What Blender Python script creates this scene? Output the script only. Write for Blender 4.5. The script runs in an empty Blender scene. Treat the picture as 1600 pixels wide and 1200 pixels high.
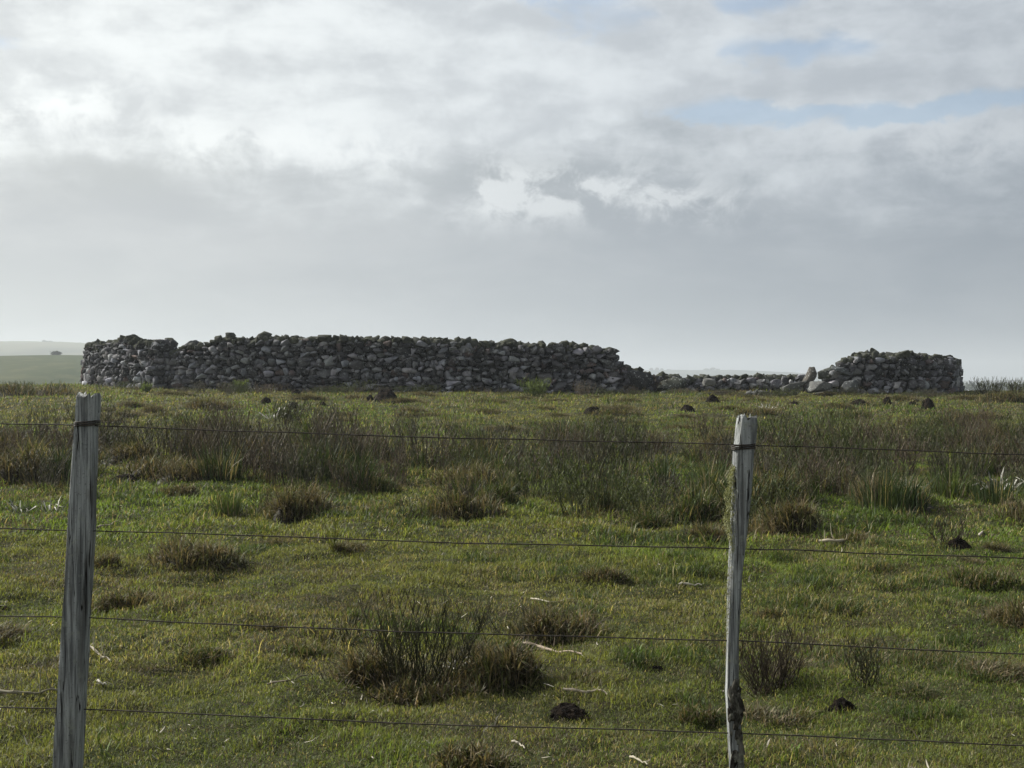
import bpy, bmesh, math, random
import numpy as np
R = math.radians
sc = bpy.context.scene
C = sc.collection

# ------------------------------------------------------------------ camera
EYE = 1.45            # eye height above the turf at the fence
F = 2200.0            # focal length in pixels of a 1600 px wide frame
HOR = 598.0           # row of the level line
cd = bpy.data.cameras.new('camera'); cam = bpy.data.objects.new('camera', cd); C.objects.link(cam)
cd.sensor_width = 36.0; cd.lens = 36.0 * F / 1600.0
cd.clip_start = 0.1; cd.clip_end = 20000
cam.location = (0, 0, EYE)
cam.rotation_euler = (R(90) - math.atan((600 - HOR) / F), 0, 0)
sc.camera = cam

# ------------------------------------------------------------------ sun, sky, exposure
SUN_AZ, SUN_EL = R(-62), R(35)
sd = bpy.data.lights.new('sun', 'SUN'); sun = bpy.data.objects.new('sun', sd); C.objects.link(sun)
sd.energy = 5.0; sd.angle = R(0.6); sd.color = (1.0, 0.965, 0.89)
sun.rotation_euler = (R(90) - SUN_EL, 0, -SUN_AZ + math.pi)
sun.location = (-60, 30, 60)
sc.view_settings.view_transform = 'Standard'
sc.view_settings.look = 'None'
sc.view_settings.exposure = 0.42
sc.view_settings.gamma = 1.0
sc.view_settings.use_curve_mapping = False
sc.cycles.use_denoising = True
sc.cycles.max_bounces = 8
sc.cycles.volume_bounces = 1


class NT:
    """small helper for node expressions"""
    def __init__(s, tree):
        s.t = tree; s.n = tree.nodes; s.l = tree.links
    def put(s, sock, v):
        if isinstance(v, bpy.types.NodeSocket): s.l.new(v, sock)
        elif v is not None: sock.default_value = v
    def m(s, op, a, b=None, c=None, clamp=False):
        n = s.n.new('ShaderNodeMath'); n.operation = op; n.use_clamp = clamp
        for i, v in enumerate((a, b, c)):
            if v is not None: s.put(n.inputs[i], v)
        return n.outputs[0]
    def add(s, a, b): return s.m('ADD', a, b)
    def sub(s, a, b): return s.m('SUBTRACT', a, b)
    def mul(s, a, b): return s.m('MULTIPLY', a, b)
    def step(s, v, lo, hi, a=0.0, b=1.0):
        n = s.n.new('ShaderNodeMapRange'); n.interpolation_type = 'SMOOTHSTEP'
        s.put(n.inputs[0], v); s.put(n.inputs[1], lo); s.put(n.inputs[2], hi); s.put(n.inputs[3], a); s.put(n.inputs[4], b)
        return n.outputs[0]
    def mix(s, f, a, b, mode='MIX'):
        n = s.n.new('ShaderNodeMix'); n.data_type = 'RGBA'; n.blend_type = mode
        s.put(n.inputs[0], f)
        for sock, v in ((n.inputs[6], a), (n.inputs[7], b)):
            s.put(sock, tuple(v) + (1,) if isinstance(v, tuple) and len(v) == 3 else v)
        return n.outputs[2]
    def vscale(s, v, sx, sy, sz, off=(0, 0, 0)):
        n = s.n.new('ShaderNodeMapping'); s.put(n.inputs[0], v)
        n.inputs[1].default_value = off; n.inputs[3].default_value = (sx, sy, sz)
        return n.outputs[0]
    def noise(s, vec, scale, detail=5, rough=0.55, dist=0.0):
        n = s.n.new('ShaderNodeTexNoise'); s.put(n.inputs['Vector'], vec)
        n.inputs['Scale'].default_value = scale; n.inputs['Detail'].default_value = detail
        n.inputs['Roughness'].default_value = rough; n.inputs['Distortion'].default_value = dist
        return n.outputs['Fac']
    def gauss(s, az, el, ca, ce, ra, re):
        a = s.m('DIVIDE', s.sub(az, ca), ra); b = s.m('DIVIDE', s.sub(el, ce), re)
        return s.m('EXPONENT', s.mul(s.add(s.mul(a, a), s.mul(b, b)), -1.0))


world = bpy.data.worlds.new('World'); sc.world = world; world.use_nodes = True
wt = world.node_tree; wt.nodes.clear(); W = NT(wt)
wo = wt.nodes.new('ShaderNodeOutputWorld'); bg = wt.nodes.new('ShaderNodeBackground')
bg.inputs['Strength'].default_value = 0.1
wt.links.new(bg.outputs[0], wo.inputs['Surface'])
sky = wt.nodes.new('ShaderNodeTexSky'); sky.sky_type = 'NISHITA'; sky.sun_disc = False
sky.sun_elevation = SUN_EL; sky.sun_rotation = SUN_AZ % (2 * math.pi)
sky.air_density = 1.0; sky.dust_density = 1.5; sky.ozone_density = 1.5
tc = wt.nodes.new('ShaderNodeTexCoord'); D = tc.outputs['Generated']
sp = wt.nodes.new('ShaderNodeSeparateXYZ'); wt.links.new(D, sp.inputs[0])
az = W.m('ARCTAN2', sp.outputs[0], sp.outputs[1]); el = W.m('ARCSINE', sp.outputs[2])
nbig = W.noise(W.vscale(D, 1, 1, 2.2, (3.1, 0.4, 0.2)), 4.2, 6, 0.55)
nmed = W.noise(W.vscale(D, 1, 1, 2.0, (1.3, 7.7, 2.2)), 11.0, 8, 0.6, 0.25)
nstr = W.noise(W.vscale(D, 1, 1, 3.4, (5.5, 1.7, 0.6)), 8.0, 8, 0.58, 0.3)
nfin = W.noise(W.vscale(D, 1, 1, 1.25, (9.3, 2.1, 4.4)), 30.0, 9, 0.62, 0.3)
n2 = lambda n, k: W.mul(W.sub(n, 0.5), k)
azn = W.add(az, W.add(n2(nmed, 0.22), n2(nfin, 0.06)))
eln = W.add(el, W.add(n2(nbig, 0.15), W.add(n2(nstr, 0.07), n2(nfin, 0.04))))
side = W.step(az, -0.42, 0.40)
base = W.mix(side, (0.455, 0.474, 0.462), (0.215, 0.262, 0.318))
belly = W.gauss(0.0, el, 0.0, 0.105, 1.0, 0.045)                # lavender cloud belly
base = W.mix(W.mul(belly, 0.55), base, W.mix(side, (0.390, 0.410, 0.440), (0.270, 0.312, 0.368)))
base = W.mix(W.mul(W.step(W.add(W.mul(nstr, .6), W.mul(nbig, .4)), 0.42, 0.62), 0.34), base, W.mix(side, (0.58, 0.59, 0.58), (0.40, 0.44, 0.48)))
nlow = W.noise(W.vscale(D, 1, 1, 3.6, (2.5, 4.7, 1.6)), 5.0, 7, 0.56, 0.2)
base = W.mix(W.mul(W.step(nlow, 0.48, 0.66), 0.24), base, W.mix(side, (0.37, 0.385, 0.40), (0.20, 0.245, 0.30)))
# mottled cumulus cells in the upper deck
ncel = W.noise(W.vscale(D, 1, 1, 2.3, (8.5, 3.7, 2.6)), 15.0, 7, 0.55, 0.2)
bright = W.mix(side, (0.77, 0.80, 0.795), (0.58, 0.63, 0.68))
tex = W.add(W.add(W.mul(nstr, 0.28), W.mul(ncel, 0.38)), W.add(W.mul(nmed, 0.18), W.mul(nfin, 0.20)))
dull = W.mix(side, (0.54, 0.565, 0.575), (0.41, 0.455, 0.51))
bright = W.mix(W.step(tex, 0.42, 0.62), dull, bright)
up = W.step(eln, 0.108, 0.178)
cloud = W.mix(up, base, bright)
# cumulus heads catching the light above the belly
puff = W.gauss(azn, W.add(el, n2(nfin, 0.03)), 0.018, 0.137, 0.050, 0.021)
for ca, ce, ra, re, k in ((0.105, 0.134, 0.045, 0.018, .8), (-0.205, 0.166, 0.05, 0.016, .75), (-0.11, 0.166, 0.06, 0.016, .7),
                          (-0.315, 0.187, 0.05, 0.018, .8), (0.16, 0.125, 0.04, 0.014, .5), (0.32, 0.165, 0.10, 0.018, .45)):
    puff = W.add(puff, W.mul(W.gauss(azn, W.add(el, n2(nfin, 0.03)), ca, ce, ra, re), k))
puff = W.mul(puff, W.step(W.add(W.mul(nfin, 0.7), W.mul(nmed, 0.3)), 0.42, 0.57))
cloud = W.mix(W.m('MINIMUM', puff, 0.68), cloud, W.mix(side, (0.86, 0.885, 0.87), (0.60, 0.64, 0.675)))
# blue openings
elg = W.add(el, W.add(n2(nmed, 0.035), n2(nfin, 0.02)))
gap = None
for ca, ce, ra, re, k in ((0.195, 0.228, 0.060, 0.014, .9), (0.19, 0.262, 0.05, 0.012, .8), (0.275, 0.184, 0.14, 0.0080, 1.1), (0.15, 0.192, 0.05, 0.010, .7),
                          (0.03, 0.268, 0.06, 0.016, .75), (-0.345, 0.226, 0.035, 0.006, .6), (-0.30, 0.275, 0.12, 0.012, .4), (0.06, 0.245, 0.05, 0.012, .5)):
    g = W.mul(W.gauss(azn, elg, ca, ce, ra, re), k)
    gap = g if gap is None else W.add(gap, g)
gap = W.step(W.add(gap, W.add(n2(nstr, 0.7), n2(nfin, 0.7))), 0.30, 0.90)
away = W.step(W.m('ABSOLUTE', W.sub(az, SUN_AZ)), 0.7, 2.4, 1.0, 0.46)   # the cloud away from the sun is duller
c10 = W.n.new('ShaderNodeVectorMath'); c10.operation = 'SCALE'
wt.links.new(cloud, c10.inputs[0]); W.put(c10.inputs['Scale'], W.mul(W.mul(away, W.step(el, 0.35, 1.0, 1.0, 0.68)), 9.4))
skyc = W.mix(0.12, sky.outputs[0], c10.outputs[0])
wt.links.new(W.mix(W.mul(gap, 0.75), c10.outputs[0], skyc), bg.inputs['Color'])

# ------------------------------------------------------------------ numbers
rng = np.random.default_rng(7); random.seed(7)

def _hash(ix, iy, s):
    h = (ix.astype(np.int64) * 374761393 + iy.astype(np.int64) * 668265263 + s * 1442695041) & 0xFFFFFFFF
    h = ((h ^ (h >> 13)) * 1274126177) & 0xFFFFFFFF
    return ((h ^ (h >> 16)) & 0xFFFF) / 65535.0

def vnoise(x, y, s=0):
    x = np.asarray(x, float); y = np.asarray(y, float)
    ix = np.floor(x); iy = np.floor(y); fx = x - ix; fy = y - iy
    fx = fx * fx * (3 - 2 * fx); fy = fy * fy * (3 - 2 * fy)
    a = _hash(ix, iy, s); b = _hash(ix + 1, iy, s); c = _hash(ix, iy + 1, s); d = _hash(ix + 1, iy + 1, s)
    return (a * (1 - fx) + b * fx) * (1 - fy) + (c * (1 - fx) + d * fx) * fy

def fbm(x, y, s=0, o=3):
    t = 0; a = .5
    for i in range(o):
        t = t + a * vnoise(x * 2 ** i, y * 2 ** i, s + i * 17); a *= .5
    return t / (1 - .5 ** o)

def smooth(a, b, v):
    t = np.clip((np.asarray(v, float) - a) / (b - a), 0, 1); return t * t * (3 - 2 * t)

def ground(x, y, fine=True):
    x = np.asarray(x, float); y = np.asarray(y, float)
    z = 0.0290 * np.maximum(y - 5, 0)
    over = np.maximum(y - 46, 0)
    z = np.where(over > 0, 1.189 + 0.0290 * over - 0.0050 * over ** 2, z)
    z = np.where(over > 12, 1.189 + .348 - .72 - 0.091 * (over - 12), z)
    z = np.maximum(z, -13.0)
    z = z - 0.0067 * x * smooth(10, 40, y) * (1 - smooth(60, 120, y))
    k = 1 - smooth(60, 90, y)
    z = z + k * ((fbm(x / 2.6, y / 2.6, 3) - .5) * .16 + (fbm(x / .5, y / .5, 9) - .5) * .13 * (1 - .4 * smooth(20, 45, y)))
    if fine: z = z + k * (fbm(x / .19, y / .19, 21) - .5) * .040
    return z

def at(px, Y, py=None):
    """a point of the place from the picture's column, its distance (and row)"""
    return ((px - 800) / F * Y, Y, EYE - (py - HOR) / F * Y if py is not None else None)

_Ys = np.concatenate([np.arange(3.5, 20, .02), np.arange(20, 62, .05)])
def spot(px, py):
    """where the sight line through a picture point meets the turf"""
    xs = (px - 800) / F * _Ys
    p = HOR + (EYE - ground(xs, _Ys)) * F / _Ys
    hit = np.nonzero(p <= py)[0]
    Y = float(_Ys[hit[0]]) if len(hit) else 50.0
    x = (px - 800) / F * Y
    return x, Y, float(ground(x, Y))

# ------------------------------------------------------------------ mesh helpers
class Acc:
    """collects vertices, quads, tris and a colour per vertex; build() links ONE mesh object"""
    def __init__(s): s.v = []; s.q = []; s.t = []; s.c = []; s.n = 0
    def add(s, v, quads=None, tris=None, col=(.5, .5, .5)):
        v = np.asarray(v, np.float32).reshape(-1, 3)
        s.v.append(v)
        if quads is not None and len(quads): s.q.append(np.asarray(quads, np.int64).reshape(-1, 4) + s.n)
        if tris is not None and len(tris): s.t.append(np.asarray(tris, np.int64).reshape(-1, 3) + s.n)
        c = np.asarray(col, np.float32)
        if c.ndim == 1: c = np.broadcast_to(c, (len(v), 3))
        s.c.append(c.reshape(-1, 3)); s.n += len(v)
    def mesh(s, name, smooth_shade=False):
        v = np.concatenate(s.v); c = np.concatenate(s.c)
        q = np.concatenate(s.q) if s.q else np.zeros((0, 4), np.int64)
        t = np.concatenate(s.t) if s.t else np.zeros((0, 3), np.int64)
        me = bpy.data.meshes.new(name)
        me.vertices.add(len(v)); me.vertices.foreach_set('co', v.ravel())
        loops = np.concatenate([q.ravel(), t.ravel()]).astype(np.int32)
        me.loops.add(len(loops)); me.loops.foreach_set('vertex_index', loops)
        me.polygons.add(len(q) + len(t))
        st = np.concatenate([np.arange(len(q)) * 4, len(q) * 4 + np.arange(len(t)) * 3]).astype(np.int32)
        me.polygons.foreach_set('loop_start', st)
        me.update(calc_edges=True)
        if smooth_shade: me.polygons.foreach_set('use_smooth', np.ones(len(q) + len(t), bool))
        a = me.attributes.new('col', 'FLOAT_COLOR', 'POINT')
        a.data.foreach_set('color', np.concatenate([c, np.ones((len(c), 1), np.float32)], 1).ravel())
        return me
    def build(s, name, mat, parent=None, smooth_shade=False):
        me = s.mesh(name, smooth_shade); me.materials.append(mat)
        o = bpy.data.objects.new(name, me); C.objects.link(o)
        if parent: o.parent = parent
        return o

def ribbons(acc, base, yaw, length, width, lean, bend, col, tipcol=None):
    """flat tapering blades: base (N,3), lean from the vertical at the foot, further bend at the tip"""
    N = len(base); base = np.asarray(base, float)
    d = np.stack([np.cos(yaw), np.sin(yaw), np.zeros(N)], 1); w = np.stack([-np.sin(yaw), np.cos(yaw), np.zeros(N)], 1)
    tw = rng.uniform(-.9, .9, N)[:, None]; w = w * np.cos(tw) + d * np.sin(tw)
    L = length[:, None]; W_ = (width / 2)[:, None]
    up = np.array([0, 0, 1.0])
    a1 = lean[:, None]; a2 = (lean + bend)[:, None]
    mid = base + (d * np.sin(a1) + up * np.cos(a1)) * L * .55
    tip = mid + (d * np.sin(a2) + up * np.cos(a2)) * L * .45
    v = np.stack([base - w * W_, base + w * W_, mid + w * W_ * .8, mid - w * W_ * .8, tip], 1)
    i = np.arange(N)[:, None] * 5
    c = np.repeat(np.asarray(col, float)[:, None, :], 5, 1)
    if tipcol is not None: c[:, 4] = tipcol; c[:, 2:4] = c[:, 2:4] * .5 + np.asarray(tipcol)[:, None, :] * .5
    acc.add(v, i + np.array([0, 1, 2, 3]), i + np.array([3, 2, 4]), c)

def slivers(acc, base, yaw, length, width, lean, bend, col):
    N = len(base); d = np.stack([np.cos(yaw), np.sin(yaw), np.zeros(N)], 1); w = np.stack([-np.sin(yaw), np.cos(yaw), np.zeros(N)], 1) * (width / 2)[:, None]
    a = (lean + bend * .5)[:, None]; tip = base + (d * np.sin(a) + np.array([0, 0, 1.0]) * np.cos(a)) * length[:, None]
    acc.add(np.stack([base - w, base + w, tip], 1), None, np.arange(N)[:, None] * 3 + np.array([0, 1, 2]), np.repeat(np.asarray(col)[:, None], 3, 1))

def tubes(acc, paths, radii, col, sides=3):
    """paths (N,K,3), radii (N,K)"""
    P = np.asarray(paths, float); N, K, _ = P.shape; r = np.asarray(radii, float)
    tg = np.gradient(P, axis=1); tg /= np.linalg.norm(tg, axis=2, keepdims=True) + 1e-9
    ref = np.where(np.abs(tg[..., 2:3]) > .9, np.array([1.0, 0, 0]), np.array([0, 0, 1.0]))
    u = np.cross(tg, ref); u /= np.linalg.norm(u, axis=2, keepdims=True) + 1e-9
    w = np.cross(tg, u)
    ang = np.arange(sides) * 2 * np.pi / sides
    v = P[:, :, None] + r[:, :, None, None] * (u[:, :, None] * np.cos(ang)[:, None] + w[:, :, None] * np.sin(ang)[:, None])
    q = []
    for k in range(K - 1):
        for j in range(sides):
            jn = (j + 1) % sides
            q.append([k * sides + j, k * sides + jn, (k + 1) * sides + jn, (k + 1) * sides + j])
    q = np.array(q)[None] + (np.arange(N) * K * sides)[:, None, None]
    c = np.asarray(col, float)
    if c.ndim == 2: c = np.repeat(np.repeat(c[:, None], K, 1)[:, :, None], sides, 2)
    acc.add(v, q.reshape(-1, 4), None, c if c.ndim > 1 else col)

def tag(o, label=None, cat=None, group=None, kind=None):
    if label: o['label'] = label
    if cat: o['category'] = cat
    if group: o['group'] = group
    if kind: o['kind'] = kind
    return o

def empty(name, loc=(0, 0, 0)):
    o = bpy.data.objects.new(name, None); o.location = loc; o.empty_display_size = .1; C.objects.link(o); return o

# ------------------------------------------------------------------ materials
def material(name):
    m = bpy.data.materials.new(name); m.use_nodes = True; t = m.node_tree; t.nodes.clear()
    out = t.nodes.new('ShaderNodeOutputMaterial'); return m, NT(t), out
def attr(T):
    n = T.n.new('ShaderNodeAttribute'); n.attribute_name = 'col'; return n.outputs['Color']
def coord(T, kind='Object'):
    return T.n.new('ShaderNodeTexCoord').outputs[kind]
def principled(T, out, col, rough=.9, spec=.2, bump=None, strength=.5, dist=.02):
    p = T.n.new('ShaderNodeBsdfPrincipled'); T.put(p.inputs['Base Color'], col if not isinstance(col, tuple) else col + (1,))
    T.put(p.inputs['Roughness'], rough); p.inputs['Specular IOR Level'].default_value = spec
    if bump is not None:
        b = T.n.new('ShaderNodeBump'); b.inputs['Strength'].default_value = strength; b.inputs['Distance'].default_value = dist
        T.put(b.inputs['Height'], bump); T.l.new(b.outputs[0], p.inputs['Normal'])
    T.l.new(p.outputs[0], out.inputs['Surface']); return p

def leaf_material(name, trans=.4, gloss=.25):
    m, T, out = material(name); a = attr(T)
    p = T.n.new('ShaderNodeBsdfPrincipled'); T.l.new(a, p.inputs['Base Color']); p.inputs['Roughness'].default_value = .55
    p.inputs['Specular IOR Level'].default_value = gloss
    tr = T.n.new('ShaderNodeBsdfTranslucent'); T.l.new(T.mix(1.0, a, (1.25, 1.2, .6), 'MULTIPLY'), tr.inputs['Color'])
    mx = T.n.new('ShaderNodeMixShader'); mx.inputs[0].default_value = trans
    T.l.new(p.outputs[0], mx.inputs[1]); T.l.new(tr.outputs[0], mx.inputs[2]); T.l.new(mx.outputs[0], out.inputs['Surface'])
    return m
M_GRASS = leaf_material('grass_blades', .45)
M_PLANT = leaf_material('scrub_leaves', .25, .15)
m, T, out = material('dry_stalks'); principled(T, out, attr(T), .75, .25); M_DRY = m

m, T, out = material('turf')          # soil and thatch between the blades
o_ = coord(T); n1 = T.noise(o_, 1.1, 5); n2_ = T.noise(o_, 9, 5); n3 = T.noise(o_, 60, 4)
c = T.mix(T.step(n1, .38, .62), (.045, .054, .019), (.055, .052, .024))
c = T.mix(T.step(n2_, .52, .72), c, (.045, .034, .022))
c = T.mix(T.step(n3, .50, .75), c, (.085, .075, .042))
principled(T, out, c, .95, .1, n3, .6, .03); M_TURF = m

m, T, out = material('field_stone')
o_ = coord(T); a = attr(T); n1 = T.noise(o_, 5, 6, .6); n2_ = T.noise(o_, 16, 6, .65); n3 = T.noise(o_, 70, 4, .6)
c = T.mix(T.step(n1, .35, .7), a, T.mix(1.0, a, (.55, .55, .58), 'MULTIPLY'))
c = T.mix(T.mul(T.step(n2_, .58, .64), .8), c, (.42, .44, .43))      # pale lichen
c = T.mix(T.mul(T.step(n3, .58, .70), .5), c, (.05, .05, .05))
principled(T, out, c, .92, .2, T.add(T.mul(n2_, .6), T.mul(n3, .4)), .8, .03); M_STONE = m

m, T, out = material('mossy_stone')
o_ = coord(T); a = attr(T); n1 = T.noise(o_, 6, 6, .6); n2_ = T.noise(o_, 22, 6, .65); n3 = T.noise(o_, 80, 4, .6)
c = T.mix(T.step(n1, .38, .62), a, (.070, .074, .048))
c = T.mix(T.mul(T.step(n2_, .57, .65), .7), c, (.21, .22, .175))
c = T.mix(T.mul(T.step(n3, .55, .70), .5), c, (.035, .04, .03))
principled(T, out, c, .95, .1, T.add(T.mul(n2_, .6), T.mul(n3, .5)), 1.0, .05); M_CAP = m

m, T, out = material('dark_earth')
o_ = coord(T); n1 = T.noise(o_, 18, 6, .65); n2_ = T.noise(o_, 70, 4)
c = T.mix(T.step(n1, .4, .65), (.012, .010, .009), (.040, .030, .022))
principled(T, out, c, 1.0, .05, T.add(n1, T.mul(n2_, .5)), 1.0, .05); M_EARTH = m

m, T, out = material('weathered_wood')
o_ = coord(T); g = T.vscale(o_, 1, 1, .045); n1 = T.noise(g, 90, 6, .65); n2_ = T.noise(T.vscale(o_, 1, 1, .09, (2, 1, 0)), 30, 5, .6)
n3 = T.noise(o_, 26, 6, .65); n4 = T.noise(o_, 140, 3)
c = T.mix(T.step(n1, .38, .60), (.13, .136, .138), (.38, .395, .39))
c = T.mix(T.mul(T.step(n2_, .50, .66), .75), c, (.13, .13, .122))
c = T.mix(T.mul(T.step(n3, .56, .66), .55), c, (.30, .32, .27))         # crust lichen
c = T.mix(T.mul(T.step(n4, .60, .72), .5), c, (.04, .04, .035))
n5 = T.noise(T.vscale(o_, 1, 1, .03, (4, 3, 1)), 60, 2, .4); crack = T.step(T.m('ABSOLUTE', T.sub(n5, .5)), .003, .014)
c = T.mix(crack, (.018, .017, .016), c)
n6 = T.noise(T.vscale(o_, 1, 1, .5, (7, 3, 1)), 9, 5, .6); c = T.mix(T.mul(T.step(n6, .52, .66), .5), c, (.12, .115, .10))
principled(T, out, c, .9, .15, T.add(T.mul(crack, .9), T.add(T.mul(n1, .6), T.mul(n4, .2))), 1.0, .012); M_WOOD = m

m, T, out = material('bark')
o_ = coord(T); n1 = T.noise(T.vscale(o_, 1, 1, .35), 55, 6, .7); n2_ = T.noise(o_, 35, 5)
c = T.mix(T.step(n1, .4, .62), (.03, .027, .022), (.16, .15, .125)); c = T.mix(T.mul(T.step(n2_, .55, .65), .6), c, (.30, .31, .25))
principled(T, out, c, .95, .1, n1, 1.0, .02); M_BARK = m

m, T, out = material('rusty_wire')
n1 = T.noise(coord(T), 40, 4); p = principled(T, out, T.mix(T.step(n1, .4, .6), (.030, .024, .018), (.075, .06, .048)), .6, .4); p.inputs['Metallic'].default_value = .3
M_WIRE = m

m, T, out = material('far_grass')     # pasture of the hill beyond the crest
o_ = coord(T); n1 = T.noise(T.vscale(o_, 1, .35, 1), .02, 6); n2_ = T.noise(T.vscale(o_, 1, .4, 1), .25, 4)
c = T.mix(T.step(n1, .38, .62), (.050, .070, .030), (.075, .085, .040)); c = T.mix(T.mul(T.step(n2_, .45, .7), .5), c, (.12, .12, .06))
principled(T, out, c, .95, .05); M_FAR = m
m, T, out = material('pale_field')
o_ = coord(T); n1 = T.noise(T.vscale(o_, 1, .2, 1), .004, 5)
c = T.mix(T.step(n1, .42, .58), (.035, .045, .035), (.15, .15, .09)); principled(T, out, c, .95, .05); M_PALE = m
m, T, out = material('dark_wood_cover')
o_ = coord(T); n1 = T.noise(o_, .02, 5); c = T.mix(T.step(n1, .42, .58), (.030, .04, .03), (.07, .08, .05)); principled(T, out, c, .95, .05); M_WOODS = m

# ------------------------------------------------------------------ ground
def ground_mesh():
    A = Acc()
    ap = -14.0
    r = [9.0]
    while r[-1] < 4200:
        rr = r[-1]; r.append(rr * (1.0017 if 16 < rr < 29 else 1.0032 if 29 <= rr < 66 else 1.02 if rr < 16 else 1.012 if rr < 110 else 1.06))
    r = np.array(r); th = np.linspace(-.80, .80, 1150)
    th = np.sign(th) * np.abs(th / .8) ** 1.25 * .8
    RR, TH = np.meshgrid(r, th, indexing='ij')
    X = RR * np.sin(TH); Y = ap + RR * np.cos(TH); Z = ground(X, Y)
    nr, nt = RR.shape; i = np.arange(nr * nt).reshape(nr, nt)
    q = np.stack([i[:-1, :-1], i[:-1, 1:], i[1:, 1:], i[1:, :-1]], -1).reshape(-1, 4)
    A.add(np.stack([X, Y, Z], -1), q)
    return A.build('ground', M_TURF, None, True)
g = ground_mesh(); tag(g, 'rising rough pasture turf in front of the stone enclosure', 'ground', kind='structure')

def hill(name, Y, front, back, pts, zfoot, mat, label, rough=.0):
    """a long rise: the ridge runs through (px, py) points at distance Y, falling to zfoot over front and back metres"""
    xs = [(p - 800) / F * Y for p, _ in pts]; zs = [EYE - (q - HOR) / F * Y for _, q in pts]
    nx, ny = 260, 30
    x = np.linspace(xs[0], xs[-1], nx); zr = np.interp(x, xs, zs)
    k = np.hanning(13); k /= k.sum(); zr = np.convolve(np.pad(zr, 6, 'edge'), k, 'valid')
    y = np.concatenate([np.linspace(Y - front, Y, ny), np.linspace(Y, Y + back, 10)[1:]])
    X, YY = np.meshgrid(x, y)
    w = np.where(YY < Y, np.sin(np.clip((YY - (Y - front)) / front, 0, 1) * np.pi / 2), 1 - smooth(Y, Y + back, YY))
    Z = zfoot + (zr[None] - zfoot) * w
    if rough: Z = Z + (fbm(X / (rough * 9), YY / (rough * 9), 5) - .5) * rough * w
    i = np.arange(len(y) * nx).reshape(len(y), nx); A = Acc()
    A.add(np.stack([X, YY, Z], -1), np.stack([i[:-1, :-1], i[:-1, 1:], i[1:, 1:], i[1:, :-1]], -1).reshape(-1, 4))
    return tag(A.build(name, mat, None, True), label, 'hill', kind='structure')
hill('hill', 430, 300, 260, [(-900, 572), (-300, 566), (0, 561), (60, 557.5), (150, 556), (300, 562), (420, 590), (560, 640)], -13, M_FAR, 'smooth green pasture hill beyond the crest on the left')
hill('hill', 1700, 900, 700, [(-900, 540), (-200, 536), (60, 536), (180, 538), (300, 548), (480, 575), (640, 600), (800, 612)], -14, M_PALE, 'pale hazy farmland hill behind the green pasture hill', 3)
hill('hill', 2700, 700, 700, [(700, 600), (880, 584), (960, 579), (1060, 578.5), (1160, 579), (1260, 584), (1400, 592), (1510, 596), (1560, 594), (1800, 596), (2300, 598)], -16, M_WOODS, 'faint blue distant ridge seen over the collapsed wall', 5)

# ------------------------------------------------------------------ stones
def stone_proto(seed, sub=True):
    r = np.random.default_rng(seed)
    p = r.normal(size=(16, 3)); p /= np.abs(p).max(axis=1, keepdims=True) ** .78 * np.linalg.norm(p, axis=1, keepdims=True) ** .22
    p *= r.uniform(.82, 1.0, (16, 1)) * .5
    bm = bmesh.new()
    for q in p: bm.verts.new(q)
    bmesh.ops.convex_hull(bm, input=bm.verts)
    for v in [v for v in bm.verts if not v.link_faces]: bm.verts.remove(v)
    bmesh.ops.dissolve_limit(bm, angle_limit=R(10), verts=bm.verts, edges=bm.edges)
    bmesh.ops.bevel(bm, geom=list(bm.edges), offset=.028, segments=1, profile=.6, affect='EDGES', clamp_overlap=True)
    bmesh.ops.triangulate(bm, faces=bm.faces)
    if sub: bmesh.ops.subdivide_edges(bm, edges=[e for e in bm.edges if e.calc_length() > .22], cuts=1)
    bmesh.ops.triangulate(bm, faces=bm.faces)
    bm.verts.ensure_lookup_table()
    v = np.array([x.co for x in bm.verts]); t = np.array([[q.index for q in f.verts] for f in bm.faces])
    bm.free()
    v += (fbm(v[:, 0] * 5 + v[:, 2] * 3, v[:, 1] * 5 - v[:, 2] * 2, seed)[:, None] - .5) * .09 * v / (np.linalg.norm(v, axis=1, keepdims=True) + 1e-6)
    v -= (v.max(0) + v.min(0)) / 2; v /= (v.max(0) - v.min(0))
    return v, t
PROTO = [stone_proto(100 + i) for i in range(26)]

def rotm(a, b, c):
    ca, sa, cb, sb, cc, s_ = math.cos(a), math.sin(a), math.cos(b), math.sin(b), math.cos(c), math.sin(c)
    return (np.array([[cc, -s_, 0], [s_, cc, 0], [0, 0, 1]]) @ np.array([[cb, 0, sb], [0, 1, 0], [-sb, 0, cb]]) @ np.array([[1, 0, 0], [0, ca, -sa], [0, sa, ca]]))

def stone_col():
    k = rng.random()
    base = rng.uniform(.035, .15)
    if k < .27: base = rng.uniform(.20, .36)
    c = np.array([base * rng.uniform(.98, 1.08), base * 1.02, base * rng.uniform(1.0, 1.15)])
    if k > .94: c *= (1.25, .95, .85)
    return c

def put_stone(acc, loc, size, yaw, tilt=.15, col=None):
    v, t = PROTO[rng.integers(len(PROTO))]
    v = v * np.array(size) @ rotm(rng.uniform(-tilt, tilt), rng.uniform(-tilt, tilt), yaw + rng.uniform(-tilt, tilt)).T + np.array(loc)
    acc.add(v, None, t, stone_col() if col is None else col)

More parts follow.
